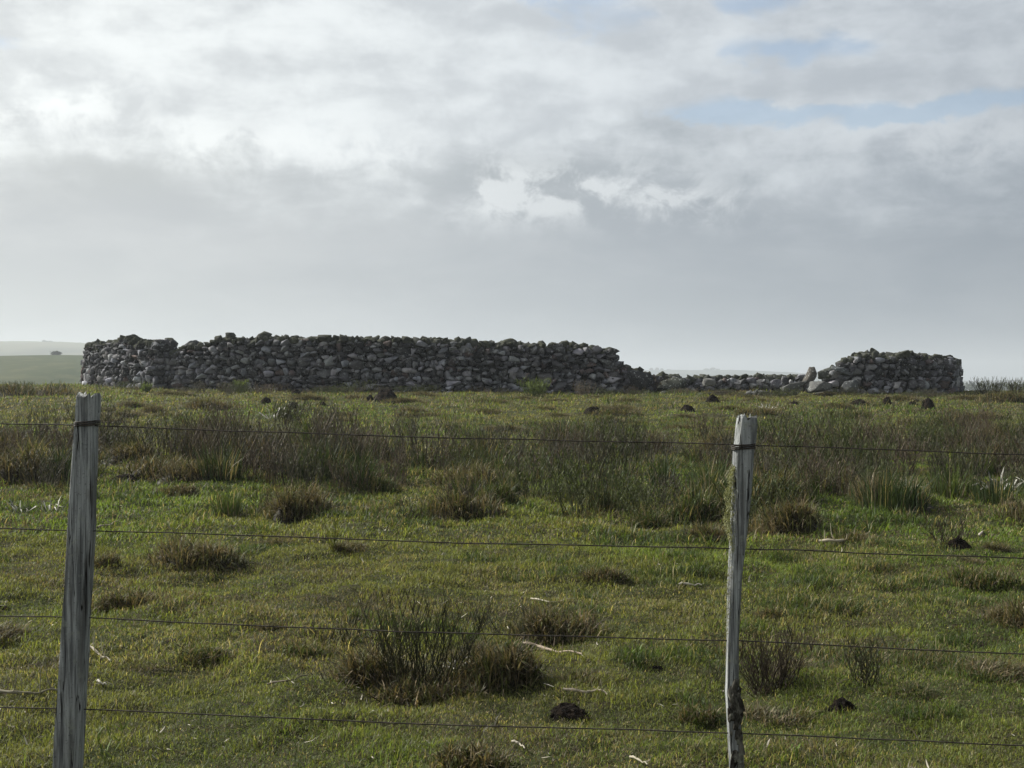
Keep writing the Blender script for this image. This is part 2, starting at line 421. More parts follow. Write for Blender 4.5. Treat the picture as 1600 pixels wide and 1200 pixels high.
def wall_section(parent, pts, tops, label, base_px=None, thick=.85, small=1.0):
    """dry stone walling along plan points (px, Y); tops = (px, py) of its upper edge; returns the section with its capping"""
    P = np.array([at(p, Y)[:2] for p, Y in pts]); seg = np.linalg.norm(np.diff(P, axis=0), axis=1); S = np.concatenate([[0], np.cumsum(seg)])
    total = S[-1]
    def pos(s):
        x = np.interp(s, S, P[:, 0]); y = np.interp(s, S, P[:, 1])
        a = np.interp(min(s + .3, total), S, P[:, 0]) - np.interp(max(s - .3, 0), S, P[:, 0]); b = np.interp(min(s + .3, total), S, P[:, 1]) - np.interp(max(s - .3, 0), S, P[:, 1])
        n = math.hypot(a, b); return x, y, a / n, b / n
    def top(s):
        x, y, _, _ = pos(s); px = 800 + x / y * F
        return EYE - (np.interp(px, [t[0] for t in tops], [t[1] for t in tops]) - HOR) / F * y - .09
    A = Acc(); K = Acc()
    # rubble core
    ss = np.arange(0, total + .01, .25); core = []
    for s in ss:
        x, y, tx, ty = pos(s); zt = top(s) - .20; zb = float(ground(x, y)) - .3; zt = max(zt, zb + .1)
        nx, ny = ty, -tx
        for off, z in ((thick * .34, zb), (thick * .26, zt), (-thick * .26, zt), (-thick * .34, zb)): core.append((x + nx * off, y + ny * off, z))
    n = len(ss); q = []
    for i in range(n - 1):
        for j in range(4): q.append([i * 4 + j, i * 4 + (j + 1) % 4, i * 4 + 4 + (j + 1) % 4, i * 4 + 4 + j])
    q.append([0, 1, 2, 3]); q.append([(n - 1) * 4 + k for k in (3, 2, 1, 0)])
    A.add(core, q, None, (.014, .014, .015))
    for face in (1, -1):
        zrow = 0.0
        while zrow < 2.3:
            h = rng.uniform(.11, .25) * small * (1.15 if zrow < .5 else 1.0); s = rng.uniform(-.15, .1)
            while s < total + .1:
                big = rng.random() < .16
                w = rng.uniform(.13, .38) * small * (1.45 if big else 1.0); hh = h * rng.uniform(.85, 1.2) * (1.35 if big else 1.0)
                sc_ = min(max(s + w / 2, 0), total); x, y, tx, ty = pos(sc_); zb = float(ground(x, y)) - .06
                z = zb + zrow + h / 2 + rng.uniform(-.05, .05)
                if z < top(sc_) - .10:
                    f = np.clip((z - zb) / 1.8, 0, 1); off = face * (thick * (.44 - .09 * f) + rng.uniform(-.09, .04))
                    dpt = rng.uniform(.26, .42)
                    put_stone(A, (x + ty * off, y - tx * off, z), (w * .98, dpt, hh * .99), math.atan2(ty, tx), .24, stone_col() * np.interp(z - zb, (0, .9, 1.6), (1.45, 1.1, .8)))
                s += w * .96
            zrow += h * .93
    for _ in range(int(total * 24)):      # packing stones wedged into the joints
        s_ = rng.uniform(0, total); x, y, tx, ty = pos(s_); zb = float(ground(x, y)); zt = top(s_) - .12
        if zt < zb + .1: continue
        z = rng.uniform(zb, zt); f = np.clip((z - zb) / 1.8, 0, 1); off = thick * (.44 - .09 * f) + rng.uniform(.0, .11); w = rng.uniform(.05, .15)
        put_stone(A, (x + ty * off, y - tx * off, z), (w * 1.4, w, w), math.atan2(ty, tx), .6)
    # end faces
    for s_end in (0, total):
        x, y, tx, ty = pos(s_end); sg = 1 if s_end else -1; zb = float(ground(x, y))
        z = zb
        while z < top(s_end) - .12:
            for o in (-.26, .02, .28):
                put_stone(A, (x + tx * sg * .08 + ty * o * thick, y + ty * sg * .08 - tx * o * thick, z + .1), (.34, rng.uniform(.26, .4), .24), math.atan2(ty, tx), .25)
            z += .2
    # rubble capping, mossed over
    s = 0
    while s < total:
        x, y, tx, ty = pos(s); zt = top(s)
        for o in (-.30, -.1, .1, .30):
            w = rng.uniform(.14, .30) * small; k = rng.random(); peak = rng.uniform(.0, .10) if k > .25 else -.06
            if k > .95: w *= 1.3; peak += .03
            o2 = o + rng.uniform(-.08, .08)
            put_stone(K, (x + ty * o2 * thick, y - tx * o2 * thick, zt - .13 + peak), (w * 1.2, w * rng.uniform(.8, 1.2), w * rng.uniform(.7, 1.05)), rng.uniform(0, 6.28), .5,
                      np.array([.070, .072, .066]) * rng.uniform(.5, 1.7))
        s += rng.uniform(.13, .22) * small
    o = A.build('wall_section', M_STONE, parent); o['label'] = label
    K.build('cap_stones', M_CAP, o)
    return o

enc = tag(empty('stone_enclosure', (0, 45, float(ground(0, 45)))), 'old dry stone enclosure with broken walls standing on the crest of the pasture', 'stone enclosure')
def sec(*a, **k):
    o = wall_section(None, *a, **k); o.parent = enc; o.matrix_parent_inverse = enc.matrix_basis.inverted(); return o
bpy.context.view_layer.update()
sec([(182, 56), (157, 53), (150, 51), (160, 49.6), (184, 48.3), (218, 47.2), (258, 46.1)],
    [(100, 552), (128, 545), (148, 535), (175, 532), (205, 522), (222, 529), (245, 529), (262, 530), (275, 534)], 'curved sunlit end of the wall with many pale stones')
sec([(272, 46.6), (300, 45.8), (400, 45.2), (550, 44.8), (700, 44.6), (850, 44.8), (952, 45.4)],
    [(262, 548), (280, 546), (300, 536), (312, 533), (318, 538), (330, 529), (350, 522), (366, 523), (380, 525), (430, 522), (520, 524), (620, 524), (760, 529), (840, 534), (890, 531), (925, 538), (958, 541), (970, 552)], 'long high stretch of dark wall with a level mossy top')
sec([(966, 45.7), (1000, 45.9), (1060, 46.6), (1150, 47.0), (1250, 46.4)],
    [(955, 558), (968, 564), (980, 570), (1000, 575), (1018, 580), (1032, 583), (1040, 580), (1062, 584), (1075, 588), (1088, 584), (1130, 584), (1180, 581), (1215, 585), (1255, 580)], 'low collapsed stretch of tumbled stones', thick=1.0, small=.95)
sec([(1296, 45.2), (1340, 45.0), (1416, 45.3), (1462, 46.2), (1478, 48), (1480, 50.5), (1468, 54)],
    [(1278, 594), (1292, 582), (1302, 570), (1318, 559), (1335, 549), (1360, 546), (1380, 549), (1420, 547), (1440, 552), (1462, 552), (1478, 558), (1490, 567), (1500, 580)], 'rounded dark end of the wall standing right of the gap')

def boulder(px, py, w, h, label, col, tilt=.2, proto=0, dep=.6, peak=0.0, Y=None, group=None):
    Y = Y or 44.2; x = (px - 800) / F * Y; gz = float(ground(x, Y)); s = Y / F
    v, t = PROTO[proto]; v = v.copy()
    if peak: v[:, :2] *= (1 - peak * (v[:, 2:3] + .5)); v[:, 0] += .12 * (v[:, 2] + .5)
    v = v * np.array([w * s, w * s * dep, h * s]) @ rotm(0, tilt, rng.uniform(-.2, .2)).T
    z0 = EYE - (py - HOR) / F * Y
    v[:, 2] -= v[:, 2].min(); v[:, 2] += z0
    A = Acc(); A.add(v - np.array([0, 0, gz]), None, t, np.array(col)); o = A.build('boulder', M_STONE); o.location = (x, Y, gz)
    return tag(o, label, 'boulder', group)
boulder(1266, 600, 22, 28, 'upright pointed boulder standing at the end of the collapsed wall', (.115, .105, .09), .15, 3, .8, .35, 43.9)
boulder(1279, 614, 42, 18, 'broad pale boulder lying under the upright pointed boulder', (.16, .16, .15), -.05, 7, .8, .2, 43.2)
boulder(1240, 613, 40, 12, 'flat sloping pale slab leaning left of the upright pointed boulder', (.13, .13, .12), -.22, 9, .7, 0, 43.6)
boulder(1328, 614, 26, 20, 'squarish grey boulder at the foot of the rounded wall end, right of the gap', (.11, .115, .115), .2, 12, .7, .1, 43.5)
boulder(1290, 594, 26, 20, 'dark rounded boulder wedged between the upright boulder and the right wall', (.08, .085, .07), .1, 14, .8, 0, 45)
boulder(1316, 588, 36, 10, 'long grey slab built into the left edge of the right wall', (.14, .15, .15), .25, 5, .5, 0, 44.5)
boulder(996, 608, 44, 26, 'large dark boulder tumbled from the right end of the long wall', (.06, .06, .062), .3, 17, .8, .1, 45.0)
boulder(1048, 610, 44, 22, 'dark mossy boulder in the collapsed wall, second from the long wall', (.07, .075, .06), .1, 20, .8, .1, 45.2)
boulder(1108, 604, 22, 13, 'small pale rounded boulder in the collapsed wall', (.19, .185, .17), 0, 22, .8, 0, 45.3)
boulder(360, 530, 15, 12, 'square dark stone perched on top of the long wall near its left end', (.09, .095, .08), 0, 2, .9, 0, 45.2)
bo = [o for o in bpy.data.objects if o.name.startswith('boulder')][-1]; bo.location.z = 0
A_ = bo.data; zz = np.zeros(len(A_.vertices) * 3); A_.vertices.foreach_get('co', zz); zz = zz.reshape(-1, 3); zz[:, 2] += EYE - (531 - HOR) / F * 45.2 - zz[:, 2].min() ; A_.vertices.foreach_set('co', zz.ravel())
boulder(300, 552, 30, 24, 'pointed dark stone tipped over in the notch near the left wall end', (.075, .078, .08), .5, 6, .6, .45, 45.8)
bo = [o for o in bpy.data.objects if o.name.startswith('boulder')][-1]; bo.location.z = 0
A_ = bo.data; zz = np.zeros(len(A_.vertices) * 3); A_.vertices.foreach_get('co', zz); zz = zz.reshape(-1, 3); zz[:, 2] += EYE - (556 - HOR) / F * 45.8 - zz[:, 2].min(); A_.vertices.foreach_set('co', zz.ravel())

for i in range(34):
    px = rng.uniform(962, 1290); Y = 44.6 + rng.uniform(-1.3, .3); w = rng.uniform(6, 14); x = (px - 800) / F * Y; gp = HOR + (EYE - float(ground(x, Y))) * F / Y
    boulder(px, gp + 2, w, w * rng.uniform(.5, .8), 'small fallen stone half sunk in the grass before the collapsed wall', np.array([.10, .10, .095]) * rng.uniform(.5, 1.9), rng.uniform(-.4, .4), int(rng.integers(26)), .9, 0, Y, 'fallen stones along the foot of the collapsed wall')

# ------------------------------------------------------------------ fence
YL, YR = 4.05, 3.96
def fy(px): return YL + (YR - YL) * px / 1600.0
def fence_post(parent, rows, seed, label, depth):
    """rows: (py, px left, px right) outlines from the top down to below the frame"""
    r = np.random.default_rng(seed)
    pc = np.mean([(a + b) / 2 for _, a, b in rows]); Y = fy(pc)
    rows = sorted(rows); pys = np.array([q[0] for q in rows])
    zt = EYE - (rows[0][0] - HOR) / F * Y; zb = -.25
    zs = np.linspace(zt, zb, 170); V = []; n = 28
    for i, z in enumerate(zs):
        py = HOR + (EYE - z) * F / Y
        l = (np.interp(py, pys, [q[1] for q in rows]) - 800) / F * Y; rr = (np.interp(py, pys, [q[2] for q in rows]) - 800) / F * Y
        cx, hw = (l + rr) / 2, (rr - l) / 2
        for j in range(n):
            a = j / n * 2 * math.pi; ca, sa = math.cos(a), math.sin(a)
            e = .55; sx = math.copysign(abs(ca) ** e, ca); sy = math.copysign(abs(sa) ** e, sa)
            groove = (vnoise(j * .83 + seed, z * 1.6, seed) - .5) * .24 + (vnoise(j * 2.1, z * 9, seed + 4) - .5) * .10
            k = 1 + groove
            V.append((cx + sx * hw * k, Y + sy * depth * k, z + (r.uniform(-.020, .006) if i == 0 else 0)))
    q = []
    for i in range(len(zs) - 1):
        for j in range(n): q.append([i * n + j, i * n + (j + 1) % n, i * n + n + (j + 1) % n, i * n + n + j])
    c0 = np.mean(V[:n], axis=0) - np.array([0, 0, .006]); V.append(tuple(c0)); m_ = len(V) - 1
    t = [[(j + 1) % n, j, m_] for j in range(n)]
    A = Acc(); A.add(V, q, t); o = A.build('fence_post', M_WOOD, parent, True); o['label'] = label
    return o, Y
fence = tag(empty('wire_fence', (0, 4.0, 0)), 'four strand wire fence on two grey weathered wooden posts across the foreground', 'fence')
bpy.context.view_layer.update()
inv = fence.matrix_basis.inverted()
def in_fence(o): o.parent = fence; o.matrix_parent_inverse = inv; return o
p1, Y1 = fence_post(None, [(615, 122, 155), (640, 121, 155), (658, 121, 153), (664, 119.5, 151), (700, 116, 150.5), (820, 107, 147), (940, 101, 141), (1060, 93, 135), (1200, 84, 127), (1420, 70, 114)], 5, 'left post, thicker and leaning to the right', .034)
p2, Y2 = fence_post(None, [(648, 1153, 1180), (668, 1150, 1181), (694, 1147.5, 1178), (701, 1145.5, 1176.5), (760, 1144, 1173), (830, 1141, 1166), (900, 1138, 1158), (1000, 1136, 1153), (1065, 1135, 1153), (1080, 1134, 1156), (1130, 1137, 1157), (1200, 1141, 1162), (1420, 1146, 1170)], 11, 'right post, thin and crusted with lichen', .027)
in_fence(p1); in_fence(p2)
WL = (661, 824.5, 960.5, 1103.5); WR = (708, 869, 1018, 1161)
for k in range(4):
    px = np.linspace(-3400, 5000, 180); Y = YL + (YR - YL) * px / 1600 - (.036 if k == 0 else 0.0)
    py = WL[k] + (WR[k] - WL[k]) * px / 1600
    bay = ((px - 135) / 1022.0) % 1.0
    z = EYE - (py - HOR) / F * Y - .006 * np.sin(bay * np.pi) + (vnoise(px / 90, px * 0 + k, 3) - .5) * .004
    if k == 0: Y = Y + .05 * np.minimum(1, np.minimum(np.abs(px - 136), np.abs(px - 1162)) / 70)
    A = Acc(); tubes(A, np.stack([(px - 800) / F * Y, Y, z], 1)[None], np.full((1, 180), .0019), (.05, .04, .03), 6)
    in_fence(A.build('wire', M_WIRE, None, True))
def tie(post, px, py, hw, dep, Y, label=None):
    """wire staple wrapped round the post"""
    a = np.linspace(0, 2 * np.pi, 40); A = Acc(); x0 = (px - 800) / F * Y; z0 = EYE - (py - HOR) / F * Y
    for dz in (-.004, .001, .006):
        sx = np.sign(np.cos(a)) * np.abs(np.cos(a)) ** .55; sy = np.sign(np.sin(a)) * np.abs(np.sin(a)) ** .55
        P = np.stack([x0 + sx * (hw + .003), Y + sy * (dep + .003), z0 + dz + .003 * np.cos(a)], 1)
        tubes(A, P[None], np.full((1, 40), .0020), (.03, .025, .02), 5)
    o = A.build('wire_tie', M_WIRE, None, True); o.parent = post
tie(p1, 136.5, 662, .0302, .034, Y1); tie(p2, 1161.5, 698, .0288, .027, Y2)

def lichen(post, px0, px1, py0, py1, Y, n, name='lichen', front=-.01, pale=1.0):
    """beard lichen: a fuzz of tiny curled threads"""
    A = Acc(); t = rng.random(n); side = rng.random(n)
    wob = np.sin(t * np.pi) ** .5 * (.65 + .5 * vnoise(t * 9, t * 0, 8))
    px = px1 - (px1 - px0) * side * wob; py = py0 + (py1 - py0) * t
    b = np.stack([(px - 800) / F * Y, Y + front + rng.uniform(-.016, .016, n), EYE - (py - HOR) / F * Y], 1)
    col = np.array([.30, .31, .165]) * pale * rng.uniform(.5, 1.25, (n, 1))
    ribbons(A, b, rng.uniform(0, 6.28, n), rng.uniform(.006, .016, n), rng.uniform(.0012, .0026, n), rng.uniform(.4, 2.6, n), rng.uniform(-1, 1.4, n), col)
    o = A.build(name, M_PLANT); o.parent = post; return o
lichen(p2, 1131, 1146, 728, 858, Y2, 1700)
lichen(p2, 1178, 1166, 720, 830, Y2, 500, pale=.55)
lichen(p2, 1133, 1142, 858, 1040, Y2, 500, pale=.8)
lichen(p1, 82, 90, 1120, 1200, Y1, 160, pale=.8)
A = Acc()      # loose bark at the foot of the right post
for k in range(26):
    py = rng.uniform(1066, 1205); pxc = np.interp(py, [1066, 1200], [1144, 1151]) + rng.uniform(-9, 9); z = EYE - (py - HOR) / F * Y2
    v, t = PROTO[k % 26]; v = v * np.array([.016, .010, .045]) * rng.uniform(.7, 1.5) @ rotm(rng.uniform(-.2, .2), rng.uniform(-.3, .3), rng.uniform(-.5, .5)).T
    A.add(v + np.array([(pxc - 800) / F * Y2, Y2 - .027 + rng.uniform(-.004, .006), z]), None, t)
bk = A.build('bark', M_BARK); bk.parent = p2

# ------------------------------------------------------------------ grass
GREEN = np.array([.100, .148, .030]); OLIVE = np.array([.140, .152, .045]); LIME = np.array([.140, .205, .038])
STRAW = np.array([.36, .31, .17]); BROWN = np.array([.125, .105, .062]); DEEP = np.array([.045, .070, .020])

def grass():
    A = Acc()
    for y0, y1, dens, wd, ln in ((3.7, 7.0, 14500, .0034, .028), (7.0, 11.0, 8500, .0046, .032), (11, 18, 3300, .0080, .046), (18, 30, 1150, .014, .052), (30, 56, 330, .026, .060)):
        half = lambda y: .40 * y + 1.4
        area = (half(y0) + half(y1)) * (y1 - y0); n = int(area * dens * 1.15)
        x = rng.uniform(-half(y1), half(y1), n); y = rng.uniform(y0, y1, n); keep = np.abs(x) < half(y); x, y = x[keep], y[keep]
        tuft = fbm(x / .22, y / .22, 31); patch = fbm(x / 1.3, y / 1.3, 47); big = fbm(x / 4.2, y / 4.2, 53)
        keep = rng.random(len(x)) < .80 + .4 * smooth(.30, .58, tuft)
        x, y, tuft, patch, big = x[keep], y[keep], tuft[keep], patch[keep], big[keep]; n = len(x)
        z = ground(x, y) + .002 + .003 * (y < 12)
        L = ln * rng.uniform(.5, 1.25, n) * (.78 + .8 * smooth(.36, .75, tuft)) * (.85 + .4 * smooth(.5, .75, patch))
        lush = smooth(.57, .66, fbm(x / .42, y / .30, 101)) * (fbm(x / 2.0, y / 2.0, 103) > .46); L = L * (1 + 1.1 * lush); c_l = lush
        tall = rng.random(n) < .012; L = np.where(tall, L * rng.uniform(1.6, 2.8, n), L)
        k = smooth(.36, .64, big + rng.normal(0, .07, n))[:, None]; c = GREEN * (1 - k) + OLIVE * k
        k = (smooth(.55, .75, patch) * .55)[:, None]; c = c * (1 - k) + LIME * k
        k = (smooth(.47, .30, tuft) * .5)[:, None]; c = c * (1 - k) + DEEP * k
        k = (c_l * .9)[:, None]; c = c * (1 - k) + DEEP * 1.15 * k
        q = rng.random(n); dry = .075 + .26 * smooth(.52, .70, fbm(x / .8, y / .8, 71)); s = (q < dry)[:, None]; c = np.where(s, STRAW * rng.uniform(.35, .9, (n, 1)), c)
        s = (rng.random(n) < .05 + .16 * smooth(24, 34, y) + .40 * smooth(.54, .68, fbm(x / 1.1, y / .7, 77)))[:, None]; c = np.where(s, BROWN * rng.uniform(.7, 1.4, (n, 1)), c)
        c = 1.16 * c * rng.uniform(.40, 1.65, (n, 1))
        (ribbons if y0 < 18 else slivers)(A, np.stack([x, y, z], 1), rng.uniform(0, 6.28, n), L, wd * rng.uniform(.7, 1.3, n), np.abs(rng.normal(.70, .50, n)), rng.uniform(.1, 1.2, n), c)
    return A.build('grass', M_GRASS)
tag(grass(), 'short rough green pasture grass over the whole field', 'grass', kind='stuff')

def dry_leaves():
    A = Acc(); n = 5200; y = 4.5 + 14 * rng.random(n) ** 1.2; x = rng.uniform(-1, 1, n) * (.40 * y + 1.2); keep = rng.random(n) < .04 + 1.0 * smooth(.56, .70, fbm(x / .7, y / .5, 191)); x, y = x[keep], y[keep]; n = len(x)
    ribbons(A, np.stack([x, y, ground(x, y) + .018], 1), rng.uniform(0, 6.28, n), rng.uniform(.03, .11, n), rng.uniform(.003, .006, n), rng.normal(1.2, .35, n), rng.uniform(-.7, .7, n), np.array([.065, .050, .036]) * rng.uniform(.3, 1.8, (n, 1)))
    n = 9000
    py = 640 + 560 * rng.random(n) ** 1.1; Y = []; 
    y = 5 + 40 * rng.random(n) ** 1.5; x = rng.uniform(-1, 1, n) * (.40 * y + 1.2)
    keep = rng.random(n) < .08 + .9 * smooth(.54, .72, fbm(x / .9, y / .9, 91)) + .22 * ((y > 10.5) & (y < 21)); x, y = x[keep], y[keep]; n = len(x)
    pale = rng.uniform(.3, 1.25, (n, 1)) ** 1.4; col = np.array([.55, .50, .41]) * pale
    ribbons(A, np.stack([x, y, ground(x, y) + .015], 1), rng.uniform(0, 6.28, n), rng.uniform(.015, .055, n) * (.8 + y / 28), rng.uniform(.003, .0065, n) * (1 + y / 22), rng.normal(1.25, .35, n), rng.uniform(-.9, .9, n), col)
    return A.build('dry_leaves', M_DRY)
tag(dry_leaves(), 'bleached dry leaf litter strewn through the pasture', 'leaf litter', kind='stuff')

# ------------------------------------------------------------------ plants
def stems(n, r0, h, spread, rad, K=5, wob=.04, low=.6):
    a = rng.uniform(0, 2 * np.pi, n); rr = r0 * np.sqrt(rng.random(n)); H = h * rng.uniform(low, 1.0, n)
    out_ = spread * (.25 + rr / (r0 + 1e-6)) * rng.uniform(.3, 1.2, n)
    t = np.linspace(0, 1, K)
    a2 = a + rng.normal(0, .6, n)
    P = np.zeros((n, K, 3))
    P[..., 0] = (rr * np.cos(a))[:, None] + (np.cos(a2) * out_ * H)[:, None] * t ** 1.3; P[..., 1] = (rr * np.sin(a))[:, None] + (np.sin(a2) * out_ * H)[:, None] * t ** 1.3
    P[..., 2] = H[:, None] * t - .02
    P[:, 1:, :2] += np.cumsum(rng.normal(0, wob / K, (n, K - 1, 2)), 1)
    return P, rad * np.linspace(1, .35, K)[None] * rng.uniform(.7, 1.3, (n, 1))

def along(P, n):
    i = rng.integers(len(P), size=n); t = rng.uniform(.25, 1, n) * (P.shape[1] - 1); k = np.minimum(t.astype(int), P.shape[1] - 2); f = (t - k)[:, None]
    return P[i, k] * (1 - f) + P[i, k + 1] * f

def tussock_mesh(w=.5, h=.2, n=1500, c=(.105, .072, .046), c2=(.075, .078, .034), up=.5):
    """uneven low heap of dead and living grass: several lobes of different height"""
    A = Acc(); nl = 7
    lx = rng.uniform(-.36, .36, nl) * w; ly = rng.uniform(-.26, .26, nl) * w; lr = rng.uniform(.16, .34, nl) * w; lh = rng.uniform(.35, 1.0, nl) * h * .75
    lx[0] = ly[0] = 0; lr[0] = .34 * w; lh[0] = h * .6
    def top(x, y):
        z = np.full(np.shape(x), -.16)
        for a, b, r_, q in zip(lx, ly, lr, lh): z = np.maximum(z, q * (1 - ((x - a) ** 2 + (y - b) ** 2) / r_ ** 2))
        return z
    k = rng.integers(nl, size=n); u = np.sqrt(rng.random(n)) * 1.12; a = rng.uniform(0, 6.28, n); x = lx[k] + u * lr[k] * np.cos(a); y = ly[k] + u * lr[k] * np.sin(a); z = top(x, y) - .01
    kk = (rng.random(n) < .25 + .5 * smooth(.45, .6, fbm(x / w * 4 + 7, y / w * 4, 12)))[:, None]; col = np.where(kk, np.array(c2), np.array(c)) * rng.uniform(.2, 1.8, (n, 1))
    s = (rng.random(n) < .12)[:, None]; col = np.where(s, np.array([.34, .28, .18]) * rng.uniform(.4, 1.1, (n, 1)), col)
    flow = 5 * fbm(x / w * 2, y / w * 2, 19)
    ribbons(A, np.stack([x, y, np.maximum(z, -.01)], 1), np.where(rng.random(n) < .5, a, flow) + rng.normal(0, .7, n), rng.uniform(.25, 1.0, n) ** 1.3 * (h * .8 + .04), rng.uniform(.0035, .008, n) * (1 + w), np.abs(rng.normal(.8, .45, n)), rng.uniform(.1, 1.2, n), col)
    m_ = n // 3; a = rng.uniform(0, 6.28, m_); u = rng.uniform(.5, 1.35, m_) ; col = np.where((rng.random(m_) < .5)[:, None], np.array(c2) * 1.2, np.array([.22, .17, .10])) * rng.uniform(.5, 1.5, (m_, 1))
    ribbons(A, np.stack([u * w * .42 * np.cos(a), u * w * .32 * np.sin(a), np.maximum(top(u * w * .42 * np.cos(a), u * w * .32 * np.sin(a)), 0) - .01], 1), rng.uniform(0, 6.28, m_), rng.uniform(.4, 1.5, m_) * (h * .6 + .04), rng.uniform(.002, .005, m_) * (1 + w), np.abs(rng.normal(.35, .4, m_)), rng.uniform(.1, 1.2, m_), col)
    N = 26; gx, gy = np.meshgrid(np.linspace(-.75, .75, N) * w, np.linspace(-.7, .7, N) * w)
    zz = top(gx, gy) - .025 + (fbm(gx / w * 9, gy / w * 9, 8) - .5) * h * .3; i = np.arange(N * N).reshape(N, N)
    A.add(np.stack([gx, gy, zz], -1), np.stack([i[:-1, :-1], i[:-1, 1:], i[1:, 1:], i[1:, :-1]], -1).reshape(-1, 4), None, np.array(c) * .25 + np.array(c2) * .08)
    P, r = stems(14, w * .36, h * 1.5 + .05, .8, .0022 + .002 * w, 5, .14, .35); tubes(A, P, r, np.array([.055, .045, .035]) * rng.uniform(.5, 2.2, (14, 1)))
    return A

TC = (((.145, .118, .076), (.098, .104, .045)), ((.055, .080, .026), (.085, .105, .032)), ((.105, .088, .056), (.090, .100, .038)))

def scrub_mesh(kind, h=.55, w=.35):
    """twiggy heath bush: upright stems, side twigs, tiny leaves"""
    A = Acc()
    if kind == 'brown': cs, cl = (.084, .066, .047), [(.085, .068, .042), (.062, .062, .030), (.13, .105, .068)]
    elif kind == 'green': cs, cl = (.066, .074, .032), [(.070, .092, .030), (.095, .110, .038), (.050, .068, .026)]
    else: cs, cl = (.076, .070, .051), [(.066, .066, .038), (.092, .088, .056), (.054, .066, .028)]
    n = 52; P, r = stems(n, w * .62, h, .42, .0052, 6, .10)
    tubes(A, P, r, np.array(cs) * rng.uniform(.6, 2.0, (n, 1)))
    m_ = 150; b = along(P, m_); a = rng.uniform(0, 6.28, m_); L = rng.uniform(.06, .20, m_) * h / .5; t = np.linspace(0, 1, 3)
    Q = b[:, None] + np.stack([np.cos(a)[:, None] * .45 * L[:, None] * t, np.sin(a)[:, None] * .45 * L[:, None] * t, L[:, None] * .85 * t], 2)
    tubes(A, Q, np.array([.0034, .003, .0016])[None] * np.ones((m_, 1)), np.array(cs) * rng.uniform(.7, 2.2, (m_, 1)))
    l = {'brown': 200, 'grey': 300, 'green': 480}[kind]; b = along(np.concatenate([Q, Q], 0), l); cc = np.array(cl)[rng.integers(3, size=l)] * rng.uniform(.5, 1.7, (l, 1))
    ribbons(A, b, rng.uniform(0, 6.28, l), rng.uniform(.03, .07, l), rng.uniform(.007, .014, l), rng.uniform(.0, 1.0, l), rng.uniform(0, .8, l), cc)
    # dead skirt at the foot
    d = 240; a = rng.uniform(0, 6.28, d); rr = w * .75 * np.sqrt(rng.random(d))
    ribbons(A, np.stack([rr * np.cos(a), rr * np.sin(a), np.full(d, -.02)], 1), a + rng.normal(0, .8, d), rng.uniform(.08, .22, d), rng.uniform(.004, .008, d), rng.uniform(.3, 1.2, d), rng.uniform(0, .8, d),
            np.array([.12, .098, .060]) * rng.uniform(.3, 2.0, (d, 1)))
    return A

def reed_mesh(h=.5, w=.25, n=150, c=(.050, .078, .026), straw=.12):
    """clump of upright strap leaves"""
    A = Acc(); a = rng.uniform(0, 6.28, n); rr = w * .5 * np.sqrt(rng.random(n)); L = h * rng.uniform(.5, 1.1, n)
    col = np.array(c) * rng.uniform(.6, 1.5, (n, 1)); s = (rng.random(n) < straw)[:, None]; col = np.where(s, np.array([.26, .22, .13]) * rng.uniform(.6, 1.4, (n, 1)), col)
    ribbons(A, np.stack([rr * np.cos(a), rr * np.sin(a), np.full(n, -.02)], 1), a + rng.normal(0, .5, n), L, rng.uniform(.006, .014, n), np.abs(rng.normal(.10, .2, n)), rng.uniform(0, .6, n), col)
    return A

def place(o, px, py, s=1.0, sz=None, rz=None):
    x, y, z = spot(px, py); o.location = (x, y, z - .01); o.scale = (s, s, sz or s); o.rotation_euler.z = rng.uniform(0, 6.28) if rz is None else rz; return o

# the band of scrub across the middle of the field
SP = {k: [scrub_mesh(k, rng.uniform(.5, .62), rng.uniform(.42, .55)).mesh('scrub_bush') for _ in range(n)] for k, n in (('brown', 5), ('grey', 5), ('green', 4))}
for l in SP.values():
    for me in l: me.materials.append(M_PLANT)
BOT = ([-200, 0, 120, 160, 230, 300, 400, 470, 560, 640, 700, 780, 850, 950, 1000, 1140, 1200, 1300, 1400, 1500, 1600, 1800], [768, 766, 762, 715, 722, 735, 758, 770, 772, 758, 752, 775, 796, 806, 815, 812, 828, 815, 822, 812, 806, 806])
TOPB = ([-200, 0, 160, 300, 420, 600, 640, 800, 850, 1000, 1150, 1300, 1600, 1800], [690, 690, 692, 686, 680, 690, 700, 702, 686, 688, 690, 692, 690, 690])
DEN = ([-200, 0, 130, 170, 230, 300, 420, 560, 620, 700, 800, 860, 1000, 1180, 1350, 1420, 1500, 1800], [.9, .9, .85, .2, .5, .7, .9, .9, .4, .28, .4, .9, .95, .85, .6, .5, .75, .9])
cnt = 0; taken = []
ZONE = (('left of the left post', -900, 105), ('in the left half between the posts', 105, 640), ('in the right half between the posts', 640, 1160), ('right of the right post', 1160, 2600))
KNAME = {'brown': 'twiggy brown', 'grey': 'grey brown leafless', 'green': 'dull green'}
